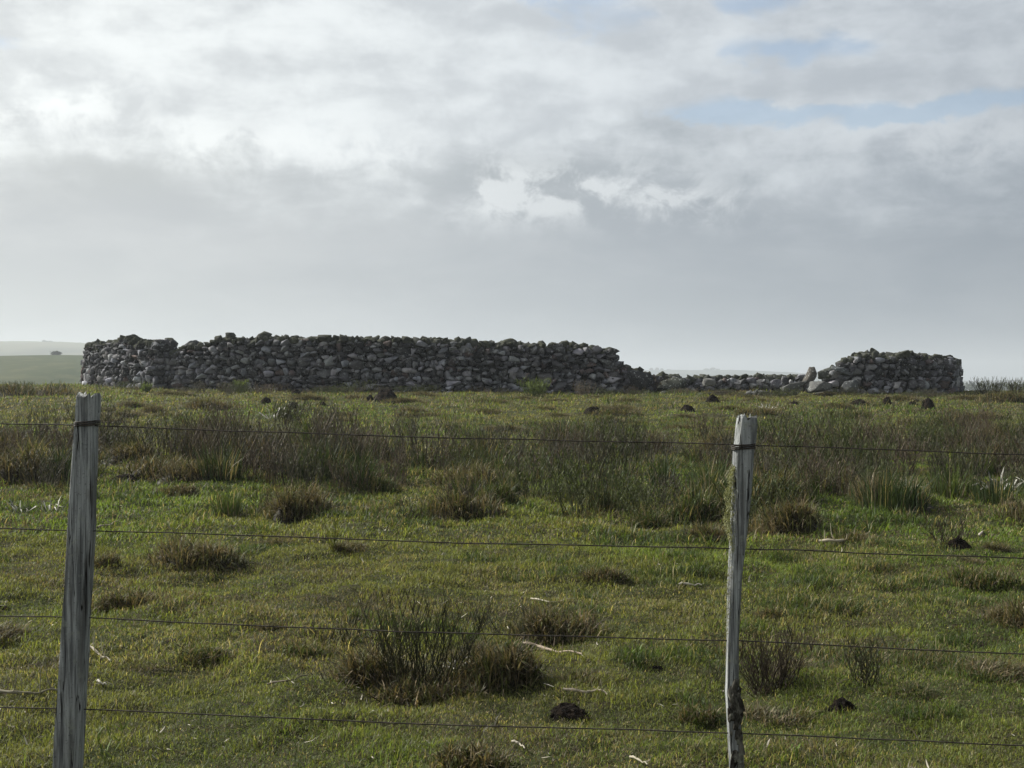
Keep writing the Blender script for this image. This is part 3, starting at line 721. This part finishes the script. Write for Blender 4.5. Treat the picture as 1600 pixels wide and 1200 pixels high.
for _ in range(2600):
    y = rng.uniform(10.4, 24); x = rng.uniform(-.40 * y - 1, .40 * y + 1); px = 800 + x / y * F; z = float(ground(x, y)); py = HOR + (EYE - z) * F / y
    b = np.interp(px, *BOT); tp = np.interp(px, *TOPB)
    if not tp < py < b: continue
    if rng.random() > np.interp(px, *DEN) * (.04 + 1.0 * (1 - .55 * smooth(17, 22, y)) * smooth(.46, .57, float(fbm(x / 1.5, y / 1.5, 61)))): continue
    if any((x - q[0]) ** 2 + (y - q[1]) ** 2 < q[2] for q in taken): continue
    taken.append((x, y, rng.uniform(.16, .36)))
    nz = float(fbm(x / 2.2, y / 2.2, 67)); k = 'green' if rng.random() < .18 + (.25 if nz > .52 else 0) - (.2 if px < 110 else 0) else ('brown' if rng.random() < .5 else 'grey')
    o = bpy.data.objects.new('scrub_bush', SP[k][rng.integers(len(SP[k]))]); C.objects.link(o)
    s = rng.uniform(.6, 1.12); o.location = (x, y, z - .02); o.scale = (s, s, min(1.25, s * rng.uniform(.7, 1.35))); o.rotation_euler.z = rng.uniform(0, 6.28)
    zn = [q[0] for q in ZONE if q[1] <= px < q[2]][0]
    tag(o, f'{KNAME[k]} scrub bush in the dense band {zn}', 'bush', f'{KNAME[k]} scrub bushes {zn}'); cnt += 1
    if cnt >= 290: break
RP = []
for c_, st in (((.045, .070, .024), .08), ((.060, .085, .028), .12), ((.075, .085, .036), .22), ((.036, .056, .022), .06)):
    A = Acc(); n = 110; a = rng.uniform(0, 6.28, n); rr = .16 * np.sqrt(rng.random(n)); col = np.array(c_) * rng.uniform(.6, 1.6, (n, 1)); q = (rng.random(n) < st)[:, None]; col = np.where(q, np.array([.30, .25, .15]), col)
    ribbons(A, np.stack([rr * np.cos(a), rr * np.sin(a), np.full(n, -.02)], 1), a + rng.normal(0, .5, n), rng.uniform(.25, .62, n), rng.uniform(.009, .018, n), np.abs(rng.normal(.08, .22, n)), rng.uniform(0, .7, n), col)
    me = A.mesh('reed_clump'); me.materials.append(M_PLANT); RP.append(me)
TP = []
for w_, h_, q in ((.8, .26, 0), (.6, .30, 2), (1.0, .22, 2), (.7, .22, 0), (.5, .2, 1)):
    me = tussock_mesh(w_, h_, 1100, *TC[q]).mesh('grass_tussock'); me.materials.append(M_PLANT); TP.append(me)
nt_ = 0
while nt_ < 60:
    y = rng.uniform(10.2, 23); x = rng.uniform(-.40 * y - 1, .40 * y + 1); px = 800 + x / y * F; z = float(ground(x, y)); py = HOR + (EYE - z) * F / y
    if not np.interp(px, *TOPB) < py < np.interp(px, *BOT) + 22: continue
    o = bpy.data.objects.new('grass_tussock', TP[rng.integers(5)]); C.objects.link(o); q = rng.uniform(.6, 1.25); o.location = (x, y, z - .01); o.scale = (q, q, q * rng.uniform(.7, 1.3)); o.rotation_euler.z = rng.uniform(0, 6.28)
    zn = [q[0] for q in ZONE if q[1] <= px < q[2]][0]; tag(o, f'matted grass tussock among the scrub bushes {zn}', 'tussock', f'tussocks among the scrub {zn}'); nt_ += 1
nr = 0
while nr < 55:
    y = rng.uniform(10.4, 24); x = rng.uniform(-.40 * y - 1, .40 * y + 1); px = 800 + x / y * F; z = float(ground(x, y)); py = HOR + (EYE - z) * F / y
    if not np.interp(px, *TOPB) < py < np.interp(px, *BOT) + 8 or rng.random() > .25 + smooth(.45, .62, float(fbm(x / 1.2, y / 1.2, 83))): continue
    o = bpy.data.objects.new('reed_clump', RP[rng.integers(4)]); C.objects.link(o); s = rng.uniform(.55, .95); o.location = (x, y, z - .01); o.scale = (s * 1.1, s * 1.1, s); o.rotation_euler.z = rng.uniform(0, 6.28)
    zn = [q[0] for q in ZONE if q[1] <= px < q[2]][0]; tag(o, f'green reed clump among the scrub bushes {zn}', 'reed clump', f'reed clumps among the scrub {zn}'); nr += 1
for i in range(78):
    px = rng.uniform(132, 1500) if i < 64 else rng.uniform(960, 1260); y = 44.0 + rng.uniform(-1.6, .1) + (1.2 if px < 260 else 0); x = (px - 800) / F * y; k = ('brown', 'grey', 'green')[rng.integers(3)]
    o = bpy.data.objects.new('scrub_bush', SP[k][rng.integers(4)]); C.objects.link(o); s = rng.uniform(.4, .85); o.location = (x, y, float(ground(x, y)) - .02); o.scale = (s * 1.5, s, s * rng.uniform(.5, 1.15) * (.6 if px > 965 else 1)); o.rotation_euler.z = rng.uniform(0, 6.28)
    part = 'long high wall' if px < 965 else ('collapsed low wall' if px < 1280 else 'rounded right wall'); part = 'curved left wall end' if px < 262 else part
    tag(o, f'low {KNAME[k]} scrub growing along the foot of the {part}', 'bush', f'low {KNAME[k]} scrub at the foot of the {part}')
print('bushes', cnt)

def plant(name, A, px, py, label, cat, mat=None, s=1.0, group=None, rz=None):
    o = A.build(name, mat or M_PLANT); place(o, px, py, s, None, rz); return tag(o, label, cat, group)

def m_of(px, py): return spot(px, py)[1] / F            # metres per photo pixel there

# strap leaved clumps
REEDS = [(355, 805, 40, 50, 'small bright green clump of upright leaves below the scrub band, left of centre'), (345, 752, 60, 75, 'tall dark green clump of strap leaves in the left scrub'),
         (505, 752, 60, 85, 'tall dark green clump of strap leaves in the scrub left of centre'), (560, 748, 40, 70, 'narrow green clump of strap leaves beside the scrub left of centre'),
         (880, 700, 40, 60, 'tall thin green reed clump rising from the back of the scrub, right of centre'), (905, 700, 30, 55, 'slender yellow green reed clump beside the taller one, right of centre'),
         (1480, 780, 70, 65, 'broad bright green clump of strap leaves right of the right post'), (1375, 800, 90, 80, 'wide dark green clump of strap leaves right of the right post'),
         (1275, 775, 60, 55, 'yellow green clump of strap leaves just right of the right post'), (1555, 790, 70, 60, 'olive clump of strap leaves near the right edge of the field'),
         (740, 780, 60, 45, 'grey green clump of strap leaves below the scrub in the middle'), (655, 735, 50, 50, 'pale olive clump of strap leaves in the thin middle of the scrub'),
         (205, 715, 50, 50, 'green clump of strap leaves right of the left post'), (790, 770, 46, 44, 'loose yellowish clump of strap leaves left of the dense right scrub'),
         (560, 620, 0, 0, '')]
for px, py, w, h, lab in REEDS:
    if not w: continue
    k = m_of(px, py); bright = 'bright' in lab or 'yellow' in lab
    plant('reed_clump', reed_mesh(h * k, w * k, int(90 + w * 1.6), (.070, .098, .030) if bright else (.042, .062, .024), .14), px, py, lab, 'reed clump', group='strap leaved clumps in the field')

# dead grass domes
TUSS = [(872, 1000, 135, 50, 'broad brown dome of dead grass right of the big foreground shrub', 0), (588, 1078, 125, 75, 'reddish brown heap of dead grass at the left foot of the big foreground shrub', 0),
        (770, 1070, 130, 62, 'grey brown matted mound at the right foot of the big foreground shrub', 2), (665, 1095, 190, 40, 'low straw coloured skirt of grass in front of the big foreground shrub', 2),
        (302, 886, 120, 48, 'brown grass dome below the left scrub', 0), (460, 812, 95, 55, 'purplish brown grass dome under the scrub left of centre', 0),
        (715, 812, 130, 46, 'dark shadowed grass dome under the scrub in the middle', 2), (1220, 838, 110, 62, 'dark rounded grass mound right behind the right post', 0),
        (1108, 850, 66, 32, 'orange brown grass tuft just left of the right post', 0), (1592, 985, 100, 48, 'straw coloured grass heap at the right edge', 0),
        (312, 1036, 70, 22, 'dark green grass tuft lying flat in the left foreground', 1), (482, 1030, 84, 22, 'dark green low tuft left of the big foreground shrub', 1),
        (330, 640, 100, 20, 'long low brown tussock in front of the wall, left of centre', 0), (242, 645, 36, 14, 'small dark brown tussock left of the long low one before the wall', 0),
        (640, 646, 62, 13, 'low brown tussock below the largest molehill', 0), (970, 642, 60, 12, 'low brown tussock between two molehills right of centre', 0),
        (1185, 650, 80, 18, 'brown tussock strewn with pale leaves behind the right post top', 0), (270, 782, 80, 26, 'grassy mound with pale litter below the left scrub', 2),
        (940, 905, 70, 20, 'flattened dark tuft in the middle of the short grass', 2), (1540, 915, 110, 26, 'dark green tufty patch near the right edge', 1),
        (560, 960, 60, 14, 'thin brown tuft above the big foreground shrub', 2), (200, 950, 110, 26, 'heap of cut dark twigs and grass beside the left post', 2),
        (730, 1200, 120, 34, 'brown grass tuft at the bottom edge in the middle', 2), (1090, 1130, 60, 24, 'dark grass tuft left of the foot of the right post', 1),
        (1330, 850, 90, 18, 'straw coloured tuft under the spiny stalk right of the right post', 2), (165, 884, 36, 18, 'small dark tuft just right of the left post', 2),
        (60, 622, 130, 26, 'brown scrubby tussock on the crest left of the wall', 2), (1570, 632, 90, 26, 'tussock on the crest right of the wall', 2), (1215, 965, 60, 12, 'flat grey tuft right of the right post', 2),
        (1450, 668, 90, 16, 'pale brown tussock in front of the right wall end', 0), (1330, 655, 90, 16, 'olive tussock in front of the boulders', 1)]
for px, py, w, h, lab, c in TUSS:
    k = m_of(px, py); plant('grass_tussock', tussock_mesh(w * k, h * k * .72, int(700 + w * 9), *TC[c]), px, py - h * .12, lab, 'tussock', group='grass tussocks in the field', rz=0)

for i in range(38):
    y = rng.uniform(5.2, 11.5); x = rng.uniform(-.38 * y, .38 * y); q = rng.uniform(.18, .48)
    o = bpy.data.objects.new('grass_tussock', TP[rng.integers(5)]); C.objects.link(o); o.location = (x, y, float(ground(x, y)) - .02); o.scale = (q * rng.uniform(.8, 1.5), q, q * rng.uniform(.35, .8)); o.rotation_euler.z = rng.uniform(0, 6.28)
    tag(o, 'small scruffy dark tuft in the short grazed grass of the foreground', 'tussock', 'small dark tufts in the short grass')

for i in range(75):
    y = rng.uniform(25, 44); x = rng.uniform(-.38 * y, .38 * y); q = rng.uniform(.4, 1.1)
    o = bpy.data.objects.new('grass_tussock', TP[(0, 3, 2)[rng.integers(3)]]); C.objects.link(o); o.location = (x, y, float(ground(x, y)) - .02); o.scale = (q * rng.uniform(1, 1.8), q, q * rng.uniform(.4, .8)); o.rotation_euler.z = rng.uniform(-.4, .4)
    tag(o, 'low rough brown tussock on the clear grass slope below the wall', 'tussock', 'low brown tussocks on the slope below the wall')

# wiry shrubs standing clear of the band
def shrub_mesh(w, h, n, spread=.55, leaves=500, cs=(.060, .058, .032), cl=(.064, .072, .030), rad=.0030):
    A = Acc(); P, r = stems(n, w * .28, h, spread, rad, 7, .10, .5); tubes(A, P, r, np.array(cs) * rng.uniform(.6, 1.6, (n, 1)))
    m_ = n * 3; b = along(P, m_); a = rng.uniform(0, 6.28, m_); L = rng.uniform(.12, .38, m_) * h; t = np.linspace(0, 1, 4)
    Q = b[:, None] + np.stack([np.cos(a)[:, None] * .32 * L[:, None] * t, np.sin(a)[:, None] * .32 * L[:, None] * t, L[:, None] * .9 * t], 2); Q[..., 2] = np.minimum(Q[..., 2], h * 1.04)
    tubes(A, Q, np.array([.7, .6, .5, .25])[None] * rad * np.ones((m_, 1)), np.array(cs) * rng.uniform(.7, 1.8, (m_, 1)))
    if leaves: ribbons(A, along(Q, leaves), rng.uniform(0, 6.28, leaves), rng.uniform(.012, .03, leaves), rng.uniform(.002, .004, leaves), rng.uniform(0, .9, leaves), rng.uniform(0, .5, leaves), np.array(cl) * rng.uniform(.6, 1.5, (leaves, 1)))
    return A
SHRUBS = [(655, 1078, 190, 158, 95, 260, 'largest olive green shrub of many upright wiry stems in the foreground'), (1202, 1080, 95, 108, 80, 420, 'rounded bare twigged shrub standing just right of the right post'),
          (1352, 1070, 66, 82, 34, 200, 'ragged shrub with leaning stems, second to the right of the right post'), (800, 1000, 90, 62, 26, 180, 'thin sprigs behind the big foreground shrub'),
          (718, 806, 60, 60, 34, 60, 'bare branching shrub under the middle of the scrub'), (1480, 852, 70, 60, 36, 150, 'small bare shrub over a dark molehill right of the right post'),
          (640, 815, 46, 40, 20, 160, 'small green leaved shrub in the short grass left of centre'), (1105, 1062, 46, 40, 12, 40, 'few thin twigs just left of the right post'),
          (530, 1010, 80, 46, 20, 60, 'sparse twigs left of the big foreground shrub'), (420, 800, 50, 44, 26, 80, 'bare twigged shrub at the lower edge of the left scrub'),
          (655, 612, 44, 28, 60, 100, 'brown shrub against the foot of the long wall'), (836, 620, 50, 32, 60, 500, 'light green shrub against the foot of the long wall'),
          (376, 612, 22, 20, 40, 300, 'bright green tuft against the foot of the wall, left'), (228, 613, 18, 16, 40, 250, 'bright green tuft below the curved wall end'),
          (612, 612, 26, 18, 40, 250, 'pale green tuft at the wall foot beside the largest molehill'), (1035, 612, 50, 26, 50, 100, 'brown shrub before the collapsed wall'),
          (1545, 618, 60, 30, 60, 250, 'spiky bush on the crest right of the wall'), (1590, 615, 50, 26, 50, 250, 'grassy bush on the crest at the right edge'),
          (30, 614, 60, 20, 50, 200, 'bushy scrub on the crest at the left edge'), (90, 614, 40, 15, 40, 150, 'low scrub on the crest above the left post'),
          (455, 665, 70, 44, 60, 300, 'feathery pale topped bush at the back of the scrub, left of centre')]
for px, py, w, h, n, lv, lab in SHRUBS:
    k = m_of(px, py); far = max(1.0, spot(px, py)[1] / 9)
    br = 'brown' in lab or 'bare' in lab; lime = 'bright' in lab or 'light green' in lab or 'pale green' in lab
    cs = (.060, .047, .035) if br else (.042, .042, .024); cl = (.13, .17, .045) if lime else ((.085, .068, .046) if br else (.066, .074, .032))
    if lime: cs = (.09, .12, .035)
    A = shrub_mesh(w * k, h * k, n, .55, lv, cs, cl, .0026 * far ** .6)
    if lv and far > 2: ribbons(A, along(stems(60, w * k * .3, h * k * .95, .5, .01)[0], lv), rng.uniform(0, 6.28, lv), rng.uniform(.06, .14, lv), rng.uniform(.012, .022, lv), rng.uniform(0, .9, lv), rng.uniform(0, .5, lv), np.array(cl) * rng.uniform(.6, 1.5, (lv, 1)))
    plant('wiry_shrub', A, px, py, lab, 'shrub', group='shrubs standing clear of the scrub band')

# leafy weeds on single stems
def weed_mesh(h, n_leaf, col, stemc=(.05, .055, .03), lw=.006, nst=3, ll=.06, spread=.25):
    A = Acc(); P, r = stems(nst, .012, h, spread, .0022, 6, .06, .75); tubes(A, P, r, stemc)
    b = along(P, n_leaf); ribbons(A, b, rng.uniform(0, 6.28, n_leaf), rng.uniform(.5, 1.1, n_leaf) * ll, rng.uniform(.6, 1.3, n_leaf) * lw, rng.uniform(.2, 1.0, n_leaf), rng.uniform(0, .7, n_leaf), np.array(col) * rng.uniform(.6, 1.4, (n_leaf, 1)))
    return A
for px, py, h, nl, col, nst, lab in ((522, 862, 60, 110, (.15, .17, .035), 6, 'yellow green leafy weed casting a shadow in the short grass'), (165, 1195, 84, 26, (.11, .16, .03), 4, 'bright green weed with narrow leaves right of the left post'),
                                  (762, 1200, 110, 14, (.06, .055, .035), 3, 'tall thin bare weed at the bottom in the middle'), (1512, 1012, 44, 14, (.07, .08, .03), 1, 'single stemmed weed in the short grass near the right edge'),
                                  (1238, 1190, 44, 16, (.13, .20, .04), 5, 'light green leafy sprig beside the foot of the right post'), (1000, 1045, 44, 40, (.10, .15, .035), 10, 'green grass sprig left of the dark clod'),
                                  (920, 690, 50, 16, (.09, .09, .045), 2, 'thin upright weed rising out of the scrub')):
    k = m_of(px, py); plant('weed', weed_mesh(h * k, nl, col, tuple(np.array(col) * .6), .007, nst, .32 * h * k), px, py, lab, 'weed')
for px, py, w, n, lab in ((712, 1048, 60, 26, 'rosette of bleached white curling leaves in the big foreground shrub'), (1318, 772, 80, 34, 'spray of pale bleached leaves right of the right post'), (1560, 770, 90, 34, 'spray of long pale dry leaves near the right edge of the scrub'),
                       (395, 612, 40, 14, 'pale dry leaves by the wall foot'), (430, 655, 60, 20, 'pale dry flower tops over the scrub left of centre'), (80, 800, 60, 18, 'scatter of pale leaves left of the left post'), (1195, 643, 36, 26, 'pale leaf spray on the tussock behind the right post'),
                       (30, 800, 50, 16, 'bleached leaves at the left edge of the field'), (1420, 770, 60, 14, 'arched pale stems in the scrub right of the right post')):
    k = m_of(px, py); A = Acc(); a = rng.uniform(0, 6.28, n); ww = w * k
    ribbons(A, np.stack([np.cos(a) * ww * .3 * rng.random(n), np.sin(a) * ww * .3 * rng.random(n), np.full(n, .01)], 1), a, rng.uniform(.25, .6, n) * ww, rng.uniform(.05, .09, n) * ww * .8, rng.uniform(.1, 1.1, n), rng.uniform(.2, 1.5, n), np.array([.58, .56, .49]) * rng.uniform(.35, 1.25, (n, 1)))
    plant('dry_rosette', A, px, py, lab, 'dry leaves', M_DRY)

# ------------------------------------------------------------------ molehills, clods
def molehill(px, py, w, h, label, group='dark molehills in the pasture'):
    k = m_of(px, py); w *= k * 1.12; h *= k * (.75 if py > 900 else 1.1); n, rgs = 40, 16; V = []; sd_ = rng.integers(1000)
    for i in range(rgs):
        u = i / (rgs - 1)
        for j in range(n):
            a = j / n * 2 * math.pi; lump = .75 + .5 * float(fbm(math.cos(a) * 2 + 5 + u, math.sin(a) * 2 + 5, sd_))
            rr = u * w / 2 * lump; x, y = rr * math.cos(a), rr * math.sin(a) * .85
            z = h * (1 - u ** 3.2) * (.72 + .55 * float(fbm(x / w * 5 + 9, y / w * 5, sd_ + 3))) - .02 * u + (float(vnoise(x / .02, y / .02, sd_)) - .5) * h * .22
            V.append((x, y, z))
    q = [[i * n + j, i * n + (j + 1) % n, i * n + n + (j + 1) % n, i * n + n + j] for i in range(rgs - 1) for j in range(n)]
    A = Acc(); A.add(V, [[a, d, c, b] for a, b, c, d in q])
    for _ in range(26):      # loose crumbs
        a = rng.uniform(0, 6.28); rr = w / 2 * math.sqrt(rng.random()) * 1.1; s = rng.uniform(.06, .15) * w; v, t = PROTO[rng.integers(26)]
        A.add(v * s * np.array([1, 1, .7]) @ rotm(*rng.uniform(0, 3, 3)).T + np.array([rr * math.cos(a), rr * math.sin(a) * .85, max(0, h * .6 * (1 - (2 * rr / w) ** 2))]), None, t)
    o = A.build('molehill', M_EARTH, None, True); place(o, px, py - h / k * .1, 1, None, 0); o.location.z -= .012 if py > 900 else 0; return tag(o, label, 'molehill', group)
for a in ((890, 1118, 72, 30, 'wide dark molehill in the middle foreground'), (1318, 1112, 54, 32, 'lumpy dark clod in the right foreground'), (1025, 1050, 46, 18, 'flat dark clod left of the right post foreground'),
          (603, 628, 34, 16, 'largest black molehill before the long wall'), (578, 627, 12, 8, 'small black molehill touching the left of the largest one'), (415, 631, 16, 9, 'rounded black molehill before the wall, left of centre'), (458, 642, 22, 11, 'black molehill lower right of the rounded one, left of centre'),
          (462, 616, 14, 7, 'tiny black molehill near the wall foot, left of centre'), (524, 614, 24, 8, 'low black molehill at the wall foot between two others'), (385, 612, 30, 6, 'flat black molehill below the bright green tuft at the wall'), (503, 634, 14, 6, 'faint low molehill left of the largest one'),
          (927, 650, 30, 12, 'black molehill right of centre, before the scrub'), (1074, 645, 26, 10, 'black molehill left of the right post top'), (1113, 630, 22, 10, 'black molehill nearer the collapsed wall'), (1342, 635, 30, 9, 'low black molehill below the boulders'), (1386, 632, 14, 10, 'small round black molehill before the right wall end'),
          (1450, 641, 22, 15, 'tall black molehill before the right wall end'), (1426, 633, 14, 5, 'flat black molehill between the small and tall ones'), (1240, 633, 18, 5, 'flat molehill left below the boulders'), (195, 757, 46, 14, 'dark molehill right of the left post'), (1498, 860, 40, 18, 'dark clod at the foot of a small bare shrub on the right'),
          (4, 952, 26, 14, 'dark clod at the left edge'), (412, 1030, 30, 12, 'dark clod in the left foreground'), (1365, 1072, 70, 14, 'dark earth at the foot of the ragged shrub'), (1560, 625, 20, 8, 'dark clod on the crest at the right')):
    molehill(*a)

# ------------------------------------------------------------------ dead wood
def dead_branch(pts, rad, label, spurs=0, spur_h=.1, col=(.34, .29, .22), name='dead_branch'):
    """pts: picture points along the stick lying on the turf"""
    W3 = np.array([spot(*p) for p in pts]); rad *= .8; col = tuple(.95 * c for c in col); W3[:, 2] += rad * .8 + .015; c0 = W3.mean(0)
    t = np.linspace(0, 1, 22); tt = np.linspace(0, 1, len(pts)); P = np.stack([np.interp(t, tt, W3[:, i]) for i in range(3)], 1); P[:, 2] += (vnoise(t * 6, t * 0, 3) - .3) * rad * 2.5; P[:, 1] += (vnoise(t * 5, t * 0, 9) - .5) * rad * 3
    A = Acc(); tubes(A, (P - c0)[None], (rad * np.linspace(1.1, .45, 22) * (1 + .8 * (vnoise(t * 16, t * 0, 5) - .5)))[None], col, 7)
    for k in range(spurs):
        f = (k + .6) / spurs + rng.uniform(-.05, .05); b = np.array([np.interp(f, t, P[:, i]) for i in range(3)]); s = np.linspace(0, 1, 7); L = spur_h * rng.uniform(.4, 1.15); dx = rng.uniform(-1.3, 1.5)
        Q = b + np.stack([L * dx * s ** .6 * (1 - .35 * s), L * rng.uniform(-.4, .2) * s, L * s ** 1.4], 1)
        tubes(A, (Q - c0)[None], (rad * .45 * np.linspace(1, .3, 7))[None], np.array(col) * rng.uniform(.8, 1.4), 6)
    o = A.build(name, M_DRY, None, True); o.location = c0; return tag(o, label, 'dead branch')
dead_branch([(815, 1012), (840, 1018), (872, 1024), (910, 1030)], .011, 'forked pale branch lying right of the big foreground shrub', 5, .07, (.30, .24, .18))
dead_branch([(880, 1086), (915, 1090), (935, 1084), (950, 1094)], .008, 'thin pale branch lying above the wide dark molehill', 4, .06)
dead_branch([(1060, 918), (1080, 919), (1097, 921)], .010, 'short straight bleached stick left of the right post', 0, 0, (.55, .50, .42))
dead_branch([(128, 1016), (145, 1020), (160, 1032), (172, 1041)], .009, 'bent pale stick just right of the left post', 3, .10, (.42, .37, .29))
dead_branch([(152, 1071), (158, 1073), (166, 1079)], .007, 'short curved white stick below the bent one by the left post', 0, 0, (.60, .56, .48))
dead_branch([(-20, 1090), (20, 1092), (60, 1090), (92, 1087)], .010, 'spiny dead stalk lying left of the left post', 5, .15, (.22, .20, .14))
dead_branch([(1280, 850), (1310, 851), (1335, 846), (1352, 842)], .014, 'pale spiny stalk lying below the scrub right of the right post', 6, .13, (.45, .39, .29))
dead_branch([(418, 1076), (450, 1070), (480, 1062)], .006, 'thin dark twig lying left of the big foreground shrub', 0, 0, (.10, .08, .06))
dead_branch([(152, 828), (170, 824), (182, 818)], .009, 'pale stick right of the left post under the second wire', 2, .07, (.36, .31, .24))
dead_branch([(200, 824), (212, 820), (216, 816)], .008, 'short pale stick in the grass left of the small green clump', 0, 0, (.50, .45, .36))
dead_branch([(195, 944), (215, 938), (240, 926)], .007, 'dark stick poking from the twig heap by the left post', 1, .05, (.16, .13, .10))
dead_branch([(1420, 808), (1440, 801), (1455, 797)], .010, 'pale stick at the lower edge of the right scrub', 2, .05, (.36, .31, .24))
dead_branch([(1530, 842), (1534, 836), (1536, 828)], .012, 'short upright white stick beside the dark clod on the right', 0, 0, (.55, .48, .42))
dead_branch([(830, 940), (860, 946), (900, 940)], .006, 'thin bleached twig over the short grass in the middle', 2, .04, (.42, .38, .30))
dead_branch([(1425, 628), (1433, 626), (1440, 622)], .02, 'pale bent stick before the right wall end', 0, 0, (.45, .42, .35))
dead_branch([(985, 1190), (1000, 1196), (1012, 1204)], .006, 'pale arched stem at the bottom edge right of centre', 2, .05, (.40, .36, .27))
dead_branch([(800, 1166), (812, 1170), (820, 1178)], .006, 'bent pale stem beside the tall bare weed', 1, .05, (.42, .38, .30))

# ------------------------------------------------------------------ far trees
def far_tree(px, py, w, h, Y, label, group=None, kind='tree'):
    x, _, z = at(px, Y, py); s = Y / F; w *= s; h *= s; root = empty(kind, (x, Y, z)); tag(root, label, 'tree', group)
    A = Acc(); nb = 5; a = rng.uniform(0, 6.28, nb); t = np.linspace(0, 1, 4)
    P = np.stack([np.cos(a)[:, None] * w * .3 * t, np.sin(a)[:, None] * w * .3 * t, -.5 + (h * .6 + .5) * np.ones((nb, 1)) * t], 2); tubes(A, P, np.array([.04, .035, .025, .012])[None] * h * np.ones((nb, 1)), (.05, .042, .034), 6); A.build('trunk', M_DRY, root)
    B = Acc(); n = 3500; cl = rng.normal(size=(16, 3)); cl /= np.linalg.norm(cl, axis=1, keepdims=True); cl = cl * np.array([w * .36, w * .36, h * .30]) * rng.uniform(.4, 1, (16, 1)) + np.array([0, 0, h * .62])
    b = cl[rng.integers(16, size=n)] + rng.normal(size=(n, 3)) * np.array([w * .085, w * .085, h * .09])
    ribbons(B, b, rng.uniform(0, 6.28, n), rng.uniform(.07, .14, n) * h, rng.uniform(.05, .09, n) * h, rng.uniform(0, 2.6, n), rng.uniform(0, .8, n), np.array([.032, .045, .022]) * rng.uniform(.6, 1.5, (n, 1)))
    B.build('crown', M_PLANT, root); return root
far_tree(88, 558, 21, 10.5, 428, 'rounded dark tree alone on top of the green pasture hill')
far_tree(71, 558, 3, 2.4, 428, 'tiny shrub left of the lone tree on the green pasture hill')
for i, (px, w, h) in enumerate(((70, 13, 5.5), (78, 10, 4.5), (84, 8, 3.5), (125, 6, 2), (22, 6, 2), (8, 5, 1.6))):
    far_tree(px, 537, w, h, 1700, ('biggest hazy tree on the pale hill, over the lone tree', 'second hazy tree on the pale hill, over the lone tree', 'smallest hazy tree of the clump on the pale hill', 'faint tree on the pale hill beside the wall', 'faint tree on the pale hill near the left edge', 'faintest tree on the pale hill at the left edge')[i], 'hazy trees on the pale hill')
for i, (px, w, h) in enumerate(((1018, 7, 5), (1026, 10, 5.5), (1034, 7, 4.5), (1045, 8, 3), (1104, 10, 4.5), (1113, 12, 5.5), (1121, 8, 4), (1140, 14, 2.5), (1070, 10, 2))):
    far_tree(px, 580, w, h, 2690, 'faint far tree on the blue ridge beyond the collapsed wall', 'far trees on the blue ridge')
B = Acc()            # the far wood right of the wall: one mass
n = 26000; x = rng.uniform(60, 420, n); y = rng.uniform(560, 680, n); px = 800 + x / y * F
hh = 11.2 + 2.8 * fbm(x / 14, y / 14, 15) + 1.2 * rng.random(n); z = -13 + hh * rng.random(n) ** .55
ribbons(B, np.stack([x, y, z], 1), rng.uniform(0, 6.28, n), rng.uniform(1, 2.4, n), rng.uniform(.7, 1.6, n), rng.uniform(0, 2.4, n), rng.uniform(0, .8, n), np.array([.030, .042, .022]) * rng.uniform(.6, 1.5, (n, 1)))
tag(B.build('woods', M_PLANT), 'far dark wood along the horizon right of the wall', 'wood', kind='stuff')

# ------------------------------------------------------------------ haze
bm = bmesh.new(); bmesh.ops.create_cube(bm, size=1.0)
hm = bpy.data.meshes.new('haze'); bm.to_mesh(hm); bm.free(); hz = bpy.data.objects.new('haze', hm); C.objects.link(hz)
hz.scale = (9000, 5400, 90 ); hz.location = (0, 1900, 25)
m, T, out = material('haze'); pv = T.n.new('ShaderNodeVolumePrincipled'); pv.inputs['Color'].default_value = (.80, .855, .92, 1); pv.inputs['Density'].default_value = .0005; pv.inputs['Anisotropy'].default_value = .25
T.l.new(pv.outputs[0], out.inputs['Volume']); hm.materials.append(m)
tag(hz, 'thin pale haze over the whole field and the far hills', 'haze', kind='stuff')
